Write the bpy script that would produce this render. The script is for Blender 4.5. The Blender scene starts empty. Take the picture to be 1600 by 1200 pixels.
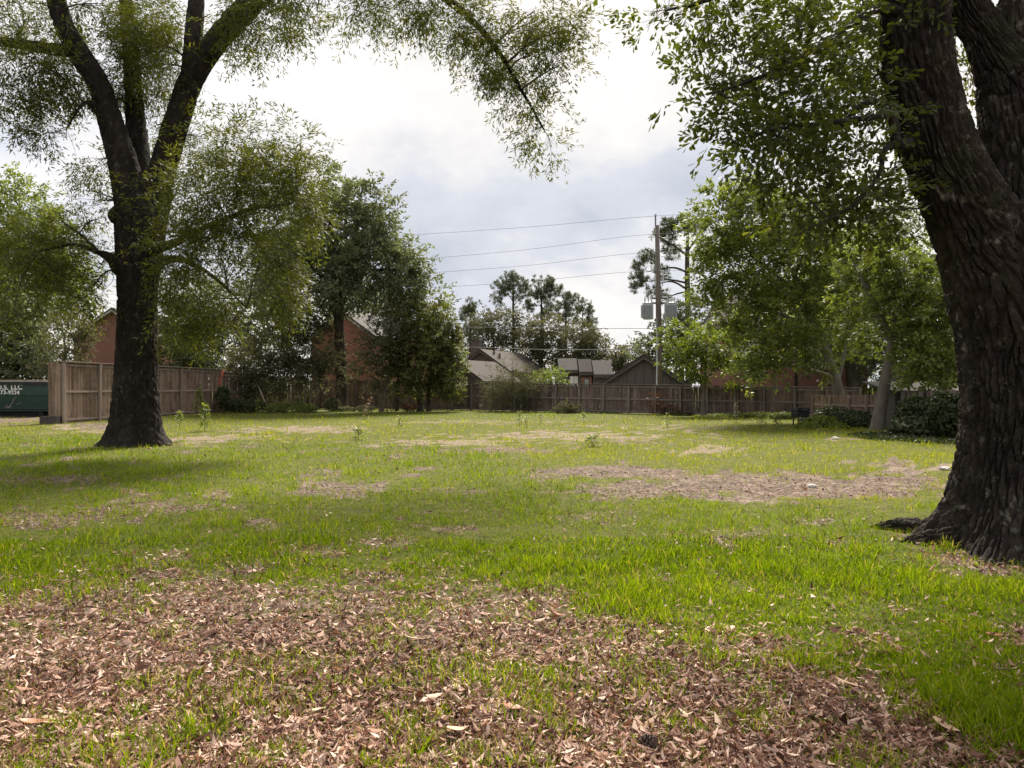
import bpy, math, random
import numpy as np
from mathutils import Vector, Matrix, Euler

random.seed(7)
RNG = np.random.default_rng(11)
scene = bpy.context.scene
COL = scene.collection

# ------------------------------------------------------------------ camera
F, CX, HY, CAMH = 1100.0, 800.0, 607.0, 1.5          # photo pixels, metres
cam_d = bpy.data.cameras.new('camera')
cam = bpy.data.objects.new('camera', cam_d); COL.objects.link(cam)
cam_d.sensor_width = 36.0; cam_d.lens = F/1600*36.0
cam_d.clip_start = 0.05; cam_d.clip_end = 3000
cam.location = (0, 0, CAMH)
cam.rotation_euler = (math.pi/2 + math.atan(7/F), 0, 0)
scene.camera = cam

# ------------------------------------------------------------------ light
SUN_AZ, SUN_EL = math.radians(10), math.radians(48)   # azimuth clockwise from +Y
SUN_DIR = Vector((math.sin(SUN_AZ)*math.cos(SUN_EL), math.cos(SUN_AZ)*math.cos(SUN_EL), math.sin(SUN_EL)))
sd = bpy.data.lights.new('sun', 'SUN'); sd.energy = 3.8; sd.angle = math.radians(18); sd.color = (1.0, 0.92, 0.79)
sun = bpy.data.objects.new('sun', sd); COL.objects.link(sun)
sun.rotation_euler = SUN_DIR.to_track_quat('Z', 'Y').to_euler()
scene.view_settings.view_transform = 'Standard'; scene.view_settings.look = 'None'
scene.view_settings.exposure = 1.55; scene.view_settings.gamma = 1.0
scene.view_settings.use_curve_mapping = False
cy = scene.cycles
cy.max_bounces = 6; cy.diffuse_bounces = 4; cy.glossy_bounces = 2; cy.transmission_bounces = 4
cy.transparent_max_bounces = 8; cy.volume_bounces = 0
cy.use_denoising = True
try:
    cy.denoiser = 'OPENIMAGEDENOISE'; cy.denoising_prefilter = 'ACCURATE'; cy.denoising_input_passes = 'RGB_ALBEDO_NORMAL'
except Exception:
    pass
cy.sample_clamp_indirect = 4.0

world = bpy.data.worlds.new('World'); scene.world = world; world.use_nodes = True
def build_world():
    nt = world.node_tree; N = nt.nodes; L = nt.links; N.clear()
    out = N.new('ShaderNodeOutputWorld'); bg = N.new('ShaderNodeBackground'); L.new(bg.outputs[0], out.inputs[0])
    bg.inputs['Strength'].default_value = 0.1
    sky = N.new('ShaderNodeTexSky'); sky.sky_type = 'NISHITA'; sky.sun_disc = False
    sky.sun_elevation = SUN_EL; sky.sun_rotation = SUN_AZ; sky.dust_density = 3.0; sky.air_density = 1.0
    tc = N.new('ShaderNodeTexCoord')
    sep = N.new('ShaderNodeSeparateXYZ'); L.new(tc.outputs['Generated'], sep.inputs[0])
    mx = N.new('ShaderNodeMath'); mx.operation = 'MAXIMUM'; mx.inputs[1].default_value = 0.0; L.new(sep.outputs['Z'], mx.inputs[0])
    ad = N.new('ShaderNodeMath'); ad.operation = 'ADD'; ad.inputs[1].default_value = 0.42; L.new(mx.outputs[0], ad.inputs[0])
    dx = N.new('ShaderNodeMath'); dx.operation = 'DIVIDE'; L.new(sep.outputs['X'], dx.inputs[0]); L.new(ad.outputs[0], dx.inputs[1])
    dy = N.new('ShaderNodeMath'); dy.operation = 'DIVIDE'; L.new(sep.outputs['Y'], dy.inputs[0]); L.new(ad.outputs[0], dy.inputs[1])
    cmb = N.new('ShaderNodeCombineXYZ'); L.new(dx.outputs[0], cmb.inputs[0]); L.new(dy.outputs[0], cmb.inputs[1])
    mp = N.new('ShaderNodeMapping'); mp.inputs['Location'].default_value = (4.95, 11.2, 5.1); L.new(cmb.outputs[0], mp.inputs[0])
    n1 = N.new('ShaderNodeTexNoise'); n1.inputs['Scale'].default_value = 2.0; n1.inputs['Detail'].default_value = 9; n1.inputs['Roughness'].default_value = 0.56; n1.inputs['Distortion'].default_value = 0.12
    L.new(mp.outputs[0], n1.inputs['Vector'])
    n2 = N.new('ShaderNodeTexNoise'); n2.inputs['Scale'].default_value = 1.1; n2.inputs['Detail'].default_value = 5; n2.inputs['Roughness'].default_value = 0.5
    mp2 = N.new('ShaderNodeMapping'); mp2.inputs['Location'].default_value = (8.3, 4.1, 2.0); L.new(cmb.outputs[0], mp2.inputs[0]); L.new(mp2.outputs[0], n2.inputs['Vector'])
    # cloud colour: blue grey bellies to cream tops (values are x10 because the background runs at 0.1)
    r1 = N.new('ShaderNodeValToRGB'); e = r1.color_ramp.elements
    e[0].position = 0.28; e[0].color = (2.1, 2.23, 2.55, 1)
    e[1].position = 0.63; e[1].color = (3.95, 3.72, 3.56, 1)
    for pos_, col_ in ((0.40, (2.58, 2.67, 2.92, 1)), (0.46, (3.1, 3.07, 3.13, 1)), (0.52, (3.5, 3.36, 3.29, 1))):
        m = r1.color_ramp.elements.new(pos_); m.color = col_
    L.new(n1.outputs['Fac'], r1.inputs[0])
    r2 = N.new('ShaderNodeValToRGB'); e = r2.color_ramp.elements
    e[0].position = 0.30; e[0].color = (0.86, 0.86, 0.86, 1); e[1].position = 0.46; e[1].color = (1, 1, 1, 1)
    L.new(n2.outputs['Fac'], r2.inputs[0])
    mix = N.new('ShaderNodeMixRGB'); L.new(r2.outputs[0], mix.inputs[0]); L.new(sky.outputs[0], mix.inputs[1]); L.new(r1.outputs[0], mix.inputs[2])
    L.new(mix.outputs[0], bg.inputs[0])
build_world()

# ------------------------------------------------------------------ helpers
def W(x, y, D):
    return np.array([(x-CX)/F*D, D, CAMH-(y-HY)/F*D])
def G(x, y):
    D = CAMH*F/(y-HY); return np.array([(x-CX)/F*D, D])

def _hash(ix, iy, iz, seed):
    h = (ix.astype(np.int64)*374761393 + iy.astype(np.int64)*668265263 + iz.astype(np.int64)*1274126177 + seed*974634777) & 0xffffffff
    h = ((h ^ (h >> 13))*1103515245) & 0xffffffff
    h = ((h ^ (h >> 16))*2246822519) & 0xffffffff
    h = h ^ (h >> 15)
    return (h & 0xffff)/65535.0
def vnoise(p, seed=0):
    p = np.asarray(p, float); i = np.floor(p); f = p-i; f = f*f*(3-2*f)
    x, y, z = i[:, 0], i[:, 1], i[:, 2]; fx, fy, fz = f[:, 0], f[:, 1], f[:, 2]
    r = 0
    for dx in (0, 1):
        for dy in (0, 1):
            for dz in (0, 1):
                w = (fx if dx else 1-fx)*(fy if dy else 1-fy)*(fz if dz else 1-fz)
                r = r+w*_hash(x+dx, y+dy, z+dz, seed)
    return r
def fbm(p, octv=3, seed=0, gain=0.5):
    r = 0; a = 1.0; t = 0; p = np.asarray(p, float)
    for o in range(octv):
        r = r+a*vnoise(p, seed+o*17); t += a; a *= gain; p = p*2.03
    return r/t
def n2d(x, y, sc, octv=3, seed=0):
    return fbm(np.stack([x*sc, y*sc, np.zeros_like(x)+0.37], 1), octv, seed)
def sstep(a, b, x):
    t = np.clip((x-a)/(b-a), 0, 1); return t*t*(3-2*t)

def np_mesh(name, V, faces, attrs=None, smooth=False):
    """faces: list of (M,k) int arrays"""
    me = bpy.data.meshes.new(name)
    V = np.asarray(V, np.float32)
    me.vertices.add(len(V)); me.vertices.foreach_set('co', V.ravel())
    nl = sum(f.size for f in faces); npoly = sum(len(f) for f in faces)
    me.loops.add(nl); me.polygons.add(npoly)
    li = np.concatenate([f.ravel() for f in faces]).astype(np.int32)
    tot = np.concatenate([np.full(len(f), f.shape[1], np.int32) for f in faces])
    st = np.concatenate([[0], np.cumsum(tot)[:-1]]).astype(np.int32)
    me.loops.foreach_set('vertex_index', li); me.polygons.foreach_set('loop_start', st)
    if attrs:
        for k, a in attrs.items():
            a = np.asarray(a, np.float32)
            if a.ndim == 1:
                at = me.attributes.new(k, 'FLOAT', 'POINT'); at.data.foreach_set('value', a)
            else:
                at = me.attributes.new(k, 'FLOAT_COLOR', 'POINT')
                at.data.foreach_set('color', np.concatenate([a, np.ones((len(a), 1), np.float32)], 1).ravel())
    me.update(calc_edges=True)
    if smooth:
        me.polygons.foreach_set('use_smooth', np.ones(npoly, bool))
    return me
def link(name, me, mat=None, parent=None, loc=None):
    o = bpy.data.objects.new(name, me); COL.objects.link(o)
    if mat is not None and not me.materials: me.materials.append(mat)
    if parent is not None: o.parent = parent
    if loc is not None: o.location = loc
    return o
def empty(name, loc=(0, 0, 0), rz=0):
    o = bpy.data.objects.new(name, None); COL.objects.link(o); o.empty_display_size = 0.2
    o.location = tuple(float(v) for v in loc); o.rotation_euler = (0, 0, rz); return o
def tag(o, label=None, cat=None, group=None, kind=None):
    if label: o['label'] = label
    if cat: o['category'] = cat
    if group: o['group'] = group
    if kind: o['kind'] = kind
    return o

class MB:
    """boxes, prisms, tubes -> one mesh"""
    def __init__(s): s.v = []; s.f = []; s.n = 0
    def add(s, V, faces):
        V = np.asarray(V, float)
        s.v.append(V); s.f += [tuple(int(i)+s.n for i in f) for f in faces]; s.n += len(V); return s
    def box(s, c, d, R=None):
        c = np.array(c, float); d = np.array(d, float)/2
        P = np.array([[x, y, z] for x in (-1, 1) for y in (-1, 1) for z in (-1, 1)])*d
        if R is not None: P = P@np.array(R).T
        return s.add(P+c, [(0, 1, 3, 2), (4, 6, 7, 5), (0, 4, 5, 1), (2, 3, 7, 6), (0, 2, 6, 4), (1, 5, 7, 3)])
    def prism(s, prof, y0, y1):
        n = len(prof); V = [(x, y0, z) for x, z in prof]+[(x, y1, z) for x, z in prof]
        fs = [tuple(range(n)), tuple(range(2*n-1, n-1, -1))]+[(i, n+i, n+(i+1) % n, (i+1) % n) for i in range(n)]
        return s.add(V, fs)
    def tube(s, pts, rad, k=8, caps=True):
        pts = np.asarray(pts, float); rad = np.broadcast_to(np.asarray(rad, float), (len(pts),))
        V, Q = sweep_raw(pts, rad, k)
        s.add(V, [tuple(q) for q in Q]+([tuple(range(k-1, -1, -1)), tuple(range(len(V)-k, len(V)))] if caps else [])); return s
    def lathe(s, c, prof, k=16):
        V = []; a = np.arange(k)/k*2*math.pi
        for r, z in prof: V += [(c[0]+r*math.cos(t), c[1]+r*math.sin(t), c[2]+z) for t in a]
        n = len(prof); fs = []
        for i in range(n-1):
            for j in range(k): fs.append((i*k+j, i*k+(j+1) % k, (i+1)*k+(j+1) % k, (i+1)*k+j))
        fs.append(tuple(range(k-1, -1, -1))); fs.append(tuple(range((n-1)*k, n*k)))
        return s.add(V, fs)
    def mesh(s, name, smooth=False):
        me = bpy.data.meshes.new(name); me.from_pydata(np.concatenate(s.v).tolist(), [], s.f); me.update()
        if smooth: me.polygons.foreach_set('use_smooth', np.ones(len(me.polygons), bool))
        return me
    def build(s, name, mat, parent=None, smooth=False, loc=None):
        return link(name, s.mesh(name, smooth), mat, parent, loc)

def catmull(P, n):
    """P (k,d) control points -> n samples"""
    P = np.asarray(P, float); k = len(P)
    if k < 3: t = np.linspace(0, 1, n)[:, None]; return P[0]*(1-t)+P[-1]*t
    E = np.concatenate([[2*P[0]-P[1]], P, [2*P[-1]-P[-2]]])
    t = np.linspace(0, k-1-1e-6, n); i = t.astype(int); f = (t-i)[:, None]
    a, b, c, d = E[i], E[i+1], E[i+2], E[i+3]
    return 0.5*((2*b)+(-a+c)*f+(2*a-5*b+4*c-d)*f**2+(-a+3*b-3*c+d)*f**3)
def frames(pts):
    T = np.gradient(pts, axis=0); T /= np.linalg.norm(T, axis=1)[:, None]+1e-9
    ref = np.array([0, 1.0, 0]) if abs(T[:, 1]).mean() < 0.8 else np.array([1.0, 0, 0])
    U = np.cross(np.broadcast_to(ref, T.shape), T); U /= np.linalg.norm(U, axis=1)[:, None]+1e-9
    Vv = np.cross(T, U); return T, U, Vv
def sweep_raw(pts, rad, k):
    T, U, Vv = frames(pts); a = np.arange(k)/k*2*math.pi
    P = pts[:, None]+rad[:, None, None]*(np.cos(a)[None, :, None]*U[:, None]+np.sin(a)[None, :, None]*Vv[:, None])
    n = len(pts); I = np.arange(n-1)[:, None]*k; J = np.arange(k)[None]
    Q = np.stack([I+J, I+(J+1) % k, I+k+(J+1) % k, I+k+J], -1).reshape(-1, 4)
    return P.reshape(-1, 3), Q

class Geo:
    """accumulates numpy quads"""
    def __init__(s): s.V = []; s.Q = []; s.n = 0
    def add(s, V, Q): s.V.append(V); s.Q.append(Q+s.n); s.n += len(V)
    def mesh(s, name, smooth=True): return np_mesh(name, np.concatenate(s.V), [np.concatenate(s.Q)], smooth=smooth)

def bark_limb(geo, ctrl, rads, k, n, amp=0.0, hf=14.0, vf=3.0, seed=0, flare=0.0, lobes=None, base_z=0.0, lumps=0.06, face=None):
    """one tapered limb with furrowed bark; returns the axis samples and radii"""
    C = catmull(np.column_stack([ctrl, rads]), n); pts, rad = C[:, :3], np.maximum(C[:, 3], 0.004)
    T, U, Vv = frames(pts); a = np.arange(k)/k*2*math.pi
    if face is not None: a = a-0.72*np.sin(a)+face       # finer mesh where the bark is seen close up
    ca, sa = np.cos(a), np.sin(a)
    dirs = ca[None, :, None]*U[:, None]+sa[None, :, None]*Vv[:, None]
    s = np.concatenate([[0], np.cumsum(np.linalg.norm(np.diff(pts, axis=0), axis=1))])
    R = np.repeat(rad[:, None], k, 1)
    q = np.stack([np.broadcast_to(ca, R.shape)*R, np.broadcast_to(sa, R.shape)*R, np.broadcast_to(s[:, None], R.shape)], -1).reshape(-1, 3)
    if lumps: R = R*(1+lumps*2*(fbm(q*np.array([1.6, 1.6, 1.1]), 2, seed+5)-0.5).reshape(R.shape))
    if flare:
        zz = np.maximum(pts[:, 2]-base_z, 0)[:, None]
        lob = 0.5+0.5*np.cos(a*lobes+seed)[None] if lobes else 1.0
        lob = lob*0.7+0.6*vnoise(np.stack([ca*2.2, sa*2.2, ca*0], 1), seed+3)[None]
        R = R+flare*np.exp(-zz/0.33)*lob+0.12*flare*np.exp(-zz/0.9)
    if amp:
        w = (fbm(q*np.array([5, 5, 2.2]), 2, seed+9)-0.5)
        qq = q*np.array([hf, hf, vf])+np.stack([w*1.6, w*1.6, w*0], 1)
        r0 = float(np.median(rad)); th = np.broadcast_to(a[None], R.shape).ravel() % (2*math.pi)
        def plates(cw, ch, sd_, warp):
            nc = max(5, int(round(2*math.pi*r0/cw))); gx = th/(2*math.pi)*nc+warp*w*5+0.35*(vnoise(q*np.array([30, 30, 12]), sd_+2)-0.5); gy = q[:, 2]/ch+0.5*(vnoise(q*np.array([9, 9, 3]), sd_+1)-0.5)
            ix, iy = np.floor(gx), np.floor(gy); f1 = np.full(len(gx), 9.0); f2 = f1.copy(); hid = np.zeros(len(gx))
            for ddx in (-1, 0, 1):
                for ddy in (-1, 0, 1):
                    cx_, cy_ = ix+ddx, iy+ddy; wx = np.mod(cx_, nc); z0 = wx*0
                    px_ = cx_+_hash(wx, cy_, z0, sd_)*0.9; py_ = cy_+_hash(wx, cy_, z0+1, sd_)*0.9
                    dd = np.hypot(gx-px_, (gy-py_)*0.8); nearer = dd < f1
                    hid = np.where(nearer, _hash(wx, cy_, z0+2, sd_), hid); f2 = np.where(nearer, f1, np.minimum(f2, dd)); f1 = np.minimum(f1, dd)
            return sstep(0.02, 0.34, f2-f1), hid
        p1, h1 = plates(1.1/hf, 0.75/vf, seed+40, 0.35); p2, h2 = plates(0.55/hf, 0.22/vf, seed+50, 0.35)
        rough_ = vnoise(q*np.array([70, 70, 30]), seed+60)
        R = R+(amp*(0.62*p1+0.22*p1*p2+0.16*p1*h1+0.10*rough_-0.75)).reshape(R.shape)
    P = (pts[:, None]+R[..., None]*dirs).reshape(-1, 3)
    I = np.arange(n-1)[:, None]*k; J = np.arange(k)[None]
    Q = np.stack([I+J, I+(J+1) % k, I+k+(J+1) % k, I+k+J], -1).reshape(-1, 4)
    geo.add(P, Q); return pts, rad

# ------------------------------------------------------------------ materials
def new_mat(name):
    m = bpy.data.materials.new(name); m.use_nodes = True; nt = m.node_tree; nt.nodes.clear()
    return m, nt.nodes, nt.links
def ramp(N, stops):
    r = N.new('ShaderNodeValToRGB'); e = r.color_ramp.elements
    e[0].position, e[0].color = stops[0][0], (*stops[0][1], 1); e[1].position, e[1].color = stops[-1][0], (*stops[-1][1], 1)
    for p, c in stops[1:-1]: x = e.new(p); x.color = (*c, 1)
    return r
def leaf_mat(name, stops, trans=0.42, tint=(1.25, 1.3, 0.6), rough=0.5, spec=0.35, attr='rnd'):
    m, N, L = new_mat(name)
    out = N.new('ShaderNodeOutputMaterial'); at = N.new('ShaderNodeAttribute'); at.attribute_name = attr
    r = ramp(N, stops); L.new(at.outputs['Fac'], r.inputs[0])
    p = N.new('ShaderNodeBsdfPrincipled'); p.inputs['Roughness'].default_value = rough; p.inputs['Specular IOR Level'].default_value = spec
    L.new(r.outputs[0], p.inputs['Base Color'])
    t = N.new('ShaderNodeBsdfTranslucent'); mu = N.new('ShaderNodeMixRGB'); mu.blend_type = 'MULTIPLY'; mu.inputs[0].default_value = 1
    mu.inputs[2].default_value = (*tint, 1); L.new(r.outputs[0], mu.inputs[1]); L.new(mu.outputs[0], t.inputs[0])
    mx = N.new('ShaderNodeMixShader'); mx.inputs[0].default_value = trans
    L.new(p.outputs[0], mx.inputs[1]); L.new(t.outputs[0], mx.inputs[2]); L.new(mx.outputs[0], out.inputs[0])
    return m
def noise_mat(name, stops, scale=4.0, detail=6, rough=0.9, stretch=(1, 1, 1), bump=0.0, bscale=40.0, coord='Object', spec=0.2, rndobj=0.0, metallic=0.0):
    m, N, L = new_mat(name)
    out = N.new('ShaderNodeOutputMaterial'); p = N.new('ShaderNodeBsdfPrincipled'); L.new(p.outputs[0], out.inputs[0])
    p.inputs['Roughness'].default_value = rough; p.inputs['Specular IOR Level'].default_value = spec; p.inputs['Metallic'].default_value = metallic
    tc = N.new('ShaderNodeTexCoord'); mp = N.new('ShaderNodeMapping'); mp.inputs['Scale'].default_value = stretch
    vec = tc.outputs[coord]
    if rndobj:
        oi = N.new('ShaderNodeObjectInfo'); av = N.new('ShaderNodeVectorMath'); av.operation = 'ADD'
        sc = N.new('ShaderNodeVectorMath'); sc.operation = 'SCALE'; sc.inputs['Scale'].default_value = 37.0
        cb = N.new('ShaderNodeCombineXYZ'); L.new(oi.outputs['Random'], cb.inputs[0]); L.new(oi.outputs['Random'], cb.inputs[2])
        L.new(cb.outputs[0], sc.inputs[0]); L.new(vec, av.inputs[0]); L.new(sc.outputs[0], av.inputs[1]); vec = av.outputs[0]
    L.new(vec, mp.inputs[0])
    n = N.new('ShaderNodeTexNoise'); n.inputs['Scale'].default_value = scale; n.inputs['Detail'].default_value = detail; n.inputs['Roughness'].default_value = 0.6
    L.new(mp.outputs[0], n.inputs['Vector'])
    r = ramp(N, stops); L.new(n.outputs['Fac'], r.inputs[0]); col = r.outputs[0]
    if rndobj:
        hs = N.new('ShaderNodeHueSaturation'); ma = N.new('ShaderNodeMapRange'); ma.inputs['To Min'].default_value = 1-rndobj; ma.inputs['To Max'].default_value = 1+rndobj
        L.new(oi.outputs['Random'], ma.inputs['Value']); L.new(ma.outputs[0], hs.inputs['Value']); L.new(col, hs.inputs['Color']); col = hs.outputs[0]
    L.new(col, p.inputs['Base Color'])
    if bump:
        n2 = N.new('ShaderNodeTexNoise'); n2.inputs['Scale'].default_value = bscale; n2.inputs['Detail'].default_value = 5
        L.new(mp.outputs[0], n2.inputs['Vector'])
        b = N.new('ShaderNodeBump'); b.inputs['Strength'].default_value = bump; b.inputs['Distance'].default_value = 0.03
        L.new(n2.outputs['Fac'], b.inputs['Height']); L.new(b.outputs[0], p.inputs['Normal'])
    return m
def brick_mat(name, c1, c2, mortar):
    m, N, L = new_mat(name)
    out = N.new('ShaderNodeOutputMaterial'); p = N.new('ShaderNodeBsdfPrincipled'); L.new(p.outputs[0], out.inputs[0]); p.inputs['Roughness'].default_value = 0.9
    tc = N.new('ShaderNodeTexCoord'); sp = N.new('ShaderNodeSeparateXYZ'); L.new(tc.outputs['Object'], sp.inputs[0])
    ad = N.new('ShaderNodeMath'); L.new(sp.outputs[0], ad.inputs[0]); L.new(sp.outputs[1], ad.inputs[1])
    cb = N.new('ShaderNodeCombineXYZ'); L.new(ad.outputs[0], cb.inputs[0]); L.new(sp.outputs[2], cb.inputs[1])
    b = N.new('ShaderNodeTexBrick'); b.inputs['Scale'].default_value = 1.0; b.inputs['Brick Width'].default_value = 0.22; b.inputs['Row Height'].default_value = 0.08
    b.inputs['Mortar Size'].default_value = 0.008; b.inputs['Color1'].default_value = (*c1, 1); b.inputs['Color2'].default_value = (*c2, 1); b.inputs['Mortar'].default_value = (*mortar, 1)
    L.new(cb.outputs[0], b.inputs['Vector'])
    n = N.new('ShaderNodeTexNoise'); n.inputs['Scale'].default_value = 0.7; n.inputs['Detail'].default_value = 4; L.new(tc.outputs['Object'], n.inputs['Vector'])
    mx = N.new('ShaderNodeMixRGB'); mx.blend_type = 'MULTIPLY'; mx.inputs[0].default_value = 0.5
    rr = ramp(N, [(0.3, (0.75, 0.72, 0.72)), (0.7, (1.1, 1.1, 1.1))]); L.new(n.outputs['Fac'], rr.inputs[0])
    L.new(b.outputs['Color'], mx.inputs[1]); L.new(rr.outputs[0], mx.inputs[2]); L.new(mx.outputs[0], p.inputs['Base Color'])
    bp = N.new('ShaderNodeBump'); bp.inputs['Strength'].default_value = 0.4; bp.inputs['Distance'].default_value = 0.01; bp.invert = True
    L.new(b.outputs['Fac'], bp.inputs['Height']); L.new(bp.outputs[0], p.inputs['Normal'])
    return m

M = {}
M['leaf_willow'] = leaf_mat('willow oak leaves', [(0, (0.037, 0.046, 0.014)), (0.55, (0.073, 0.086, 0.022)), (1, (0.137, 0.143, 0.030))], 0.5, (1.5, 1.45, 0.5), spec=0.25)
M['leaf_near'] = leaf_mat('broad oak leaves', [(0, (0.031, 0.041, 0.013)), (0.6, (0.059, 0.074, 0.020)), (1, (0.113, 0.124, 0.028))], 0.48, (1.5, 1.5, 0.45), spec=0.3)
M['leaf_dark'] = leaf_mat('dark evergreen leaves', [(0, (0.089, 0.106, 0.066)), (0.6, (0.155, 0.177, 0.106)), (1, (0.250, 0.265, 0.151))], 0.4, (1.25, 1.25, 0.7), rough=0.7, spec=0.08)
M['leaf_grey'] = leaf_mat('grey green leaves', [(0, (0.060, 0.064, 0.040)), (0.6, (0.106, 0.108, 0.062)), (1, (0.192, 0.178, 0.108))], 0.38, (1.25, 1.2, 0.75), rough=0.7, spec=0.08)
M['leaf_mid'] = leaf_mat('mid green leaves', [(0, (0.087, 0.114, 0.032)), (0.6, (0.152, 0.186, 0.052)), (1, (0.247, 0.275, 0.080))], 0.45, (1.35, 1.35, 0.5))
M['leaf_bright'] = leaf_mat('bright green leaves', [(0, (0.083, 0.116, 0.022)), (0.6, (0.138, 0.176, 0.033)), (1, (0.209, 0.248, 0.050))], 0.5, (1.35, 1.35, 0.5))
M['leaf_pine'] = leaf_mat('pine needles', [(0, (0.060, 0.081, 0.040)), (1, (0.129, 0.155, 0.075))], 0.2, (1.1, 1.1, 0.8))
M['leaf_olive'] = leaf_mat('olive magnolia leaves', [(0, (0.055, 0.062, 0.024)), (0.6, (0.11, 0.118, 0.045)), (1, (0.2, 0.19, 0.09))], 0.4, (1.25, 1.25, 0.6), rough=0.6, spec=0.15)
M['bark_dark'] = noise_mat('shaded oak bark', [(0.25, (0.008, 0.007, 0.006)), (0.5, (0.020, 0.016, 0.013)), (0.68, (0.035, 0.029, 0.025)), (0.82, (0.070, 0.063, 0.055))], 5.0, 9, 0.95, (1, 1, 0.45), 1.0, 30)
def lichen(m, col, lo, hi, scale, amount):
    nt = m.node_tree; N, L = nt.nodes, nt.links; p = next(n for n in N if n.type == 'BSDF_PRINCIPLED'); src = p.inputs['Base Color'].links[0].from_socket
    tc = N.new('ShaderNodeNewGeometry'); n1 = N.new('ShaderNodeTexNoise'); n1.inputs['Scale'].default_value = scale; n1.inputs['Detail'].default_value = 7; n1.inputs['Roughness'].default_value = 0.7; L.new(tc.outputs['Position'], n1.inputs['Vector'])
    mr = N.new('ShaderNodeMapRange'); mr.inputs['From Min'].default_value = lo; mr.inputs['From Max'].default_value = hi; mr.inputs['To Max'].default_value = amount; L.new(n1.outputs['Fac'], mr.inputs['Value'])
    mx = N.new('ShaderNodeMixRGB'); mx.inputs[2].default_value = (*col, 1); L.new(mr.outputs[0], mx.inputs[0]); L.new(src, mx.inputs[1]); L.new(mx.outputs[0], p.inputs['Base Color'])
M['leaf_ivy'] = leaf_mat('ivy leaves', [(0, (0.026, 0.036, 0.014)), (0.7, (0.055, 0.074, 0.026)), (1, (0.12, 0.145, 0.045))], 0.3, spec=0.35)
M['leaf_red'] = leaf_mat('russet leaves', [(0, (0.12, 0.06, 0.03)), (1, (0.22, 0.11, 0.06))], 0.3, (1.2, 1, 0.8))
M['grass'] = leaf_mat('lawn grass blades', [(0, (0.07, 0.122, 0.006)), (0.45, (0.138, 0.208, 0.008)), (0.9, (0.225, 0.29, 0.014)), (0.93, (0.3, 0.25, 0.11)), (1, (0.38, 0.31, 0.17))], 0.5, (1.3, 1.25, 0.3), rough=0.8, spec=0.05)
M['weed'] = leaf_mat('rough weed blades', [(0, (0.151, 0.205, 0.013)), (0.6, (0.248, 0.302, 0.019)), (0.86, (0.313, 0.346, 0.032)), (0.9, (0.389, 0.324, 0.173)), (1, (0.454, 0.367, 0.227))], 0.45, (1.3, 1.2, 0.35), rough=0.8, spec=0.05)
M['litter'] = leaf_mat('dry fallen leaves', [(0, (0.033, 0.015, 0.011)), (0.22, (0.112, 0.051, 0.035)), (0.5, (0.266, 0.144, 0.101)), (0.8, (0.437, 0.289, 0.218)), (1, (0.649, 0.496, 0.401))], 0.15, (1.2, 0.9, 0.6), rough=0.6, spec=0.22)
M['bark_near'] = noise_mat('oak bark', [(0.25, (0.012, 0.009, 0.008)), (0.5, (0.026, 0.020, 0.017)), (0.66, (0.044, 0.037, 0.030)), (0.8, (0.086, 0.077, 0.064))], 6.0, 9, 0.95, (1, 1, 0.45), 1.0, 42)
M['bark'] = noise_mat('grey brown bark', [(0.3, (0.033, 0.026, 0.021)), (0.6, (0.066, 0.055, 0.045)), (0.85, (0.112, 0.099, 0.085))], 3.0, 7, 0.95, (1, 1, 0.4), 0.6, 25)
M['bark_pale'] = noise_mat('pale smooth bark', [(0.3, (0.099, 0.084, 0.068)), (0.6, (0.161, 0.143, 0.121)), (0.85, (0.223, 0.205, 0.180))], 3.0, 7, 0.9, (1, 1, 0.3), 0.4, 20)
M['plank'] = noise_mat('weathered brown cedar', [(0.2, (0.10, 0.066, 0.048)), (0.5, (0.215, 0.150, 0.112)), (0.8, (0.34, 0.255, 0.20))], 2.2, 8, 0.9, (9, 9, 0.7), 0.4, 12, rndobj=0.32)
M['plank_grey'] = noise_mat('weathered grey cedar', [(0.2, (0.062, 0.044, 0.036)), (0.5, (0.135, 0.10, 0.083)), (0.8, (0.25, 0.20, 0.172))], 2.2, 8, 0.9, (9, 9, 0.7), 0.4, 12, rndobj=0.38)
M['rail'] = noise_mat('weathered rail', [(0.2, (0.18, 0.14, 0.12)), (0.8, (0.34, 0.28, 0.24))], 3, 6, 0.9, (1, 1, 1), 0.3, 14, rndobj=0.15)
M['rail_grey'] = noise_mat('grey rail', [(0.2, (0.128, 0.106, 0.098)), (0.8, (0.255, 0.221, 0.208))], 3, 6, 0.9, (1, 1, 1), 0.3, 14, rndobj=0.15)
M['brick'] = brick_mat('red brick', (0.26, 0.085, 0.06), (0.33, 0.12, 0.085), (0.30, 0.22, 0.19))
M['brick2'] = brick_mat('dark red brick', (0.20, 0.075, 0.055), (0.26, 0.10, 0.075), (0.24, 0.18, 0.16))
M['roof'] = noise_mat('brown shingle roof', [(0.3, (0.042, 0.034, 0.031)), (0.7, (0.074, 0.063, 0.058))], 6, 8, 0.9, (1, 1, 3), 0.5, 30)
M['roof_grey'] = noise_mat('grey shingle roof', [(0.3, (0.067, 0.061, 0.058)), (0.7, (0.115, 0.107, 0.102))], 6, 8, 0.9, (1, 1, 3), 0.5, 30)
M['siding'] = noise_mat('dark brown siding', [(0.3, (0.085, 0.075, 0.07)), (0.7, (0.12, 0.107, 0.10))], 3, 5, 0.8, (6, 6, 0.4), 0.2, 20)
M['trim'] = noise_mat('dark trim board', [(0.3, (0.07, 0.06, 0.056)), (0.7, (0.105, 0.092, 0.085))], 4, 4, 0.7)
M['trim_pale'] = noise_mat('pale grey trim', [(0.3, (0.32, 0.30, 0.29)), (0.7, (0.42, 0.4, 0.385))], 4, 4, 0.7)
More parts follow.
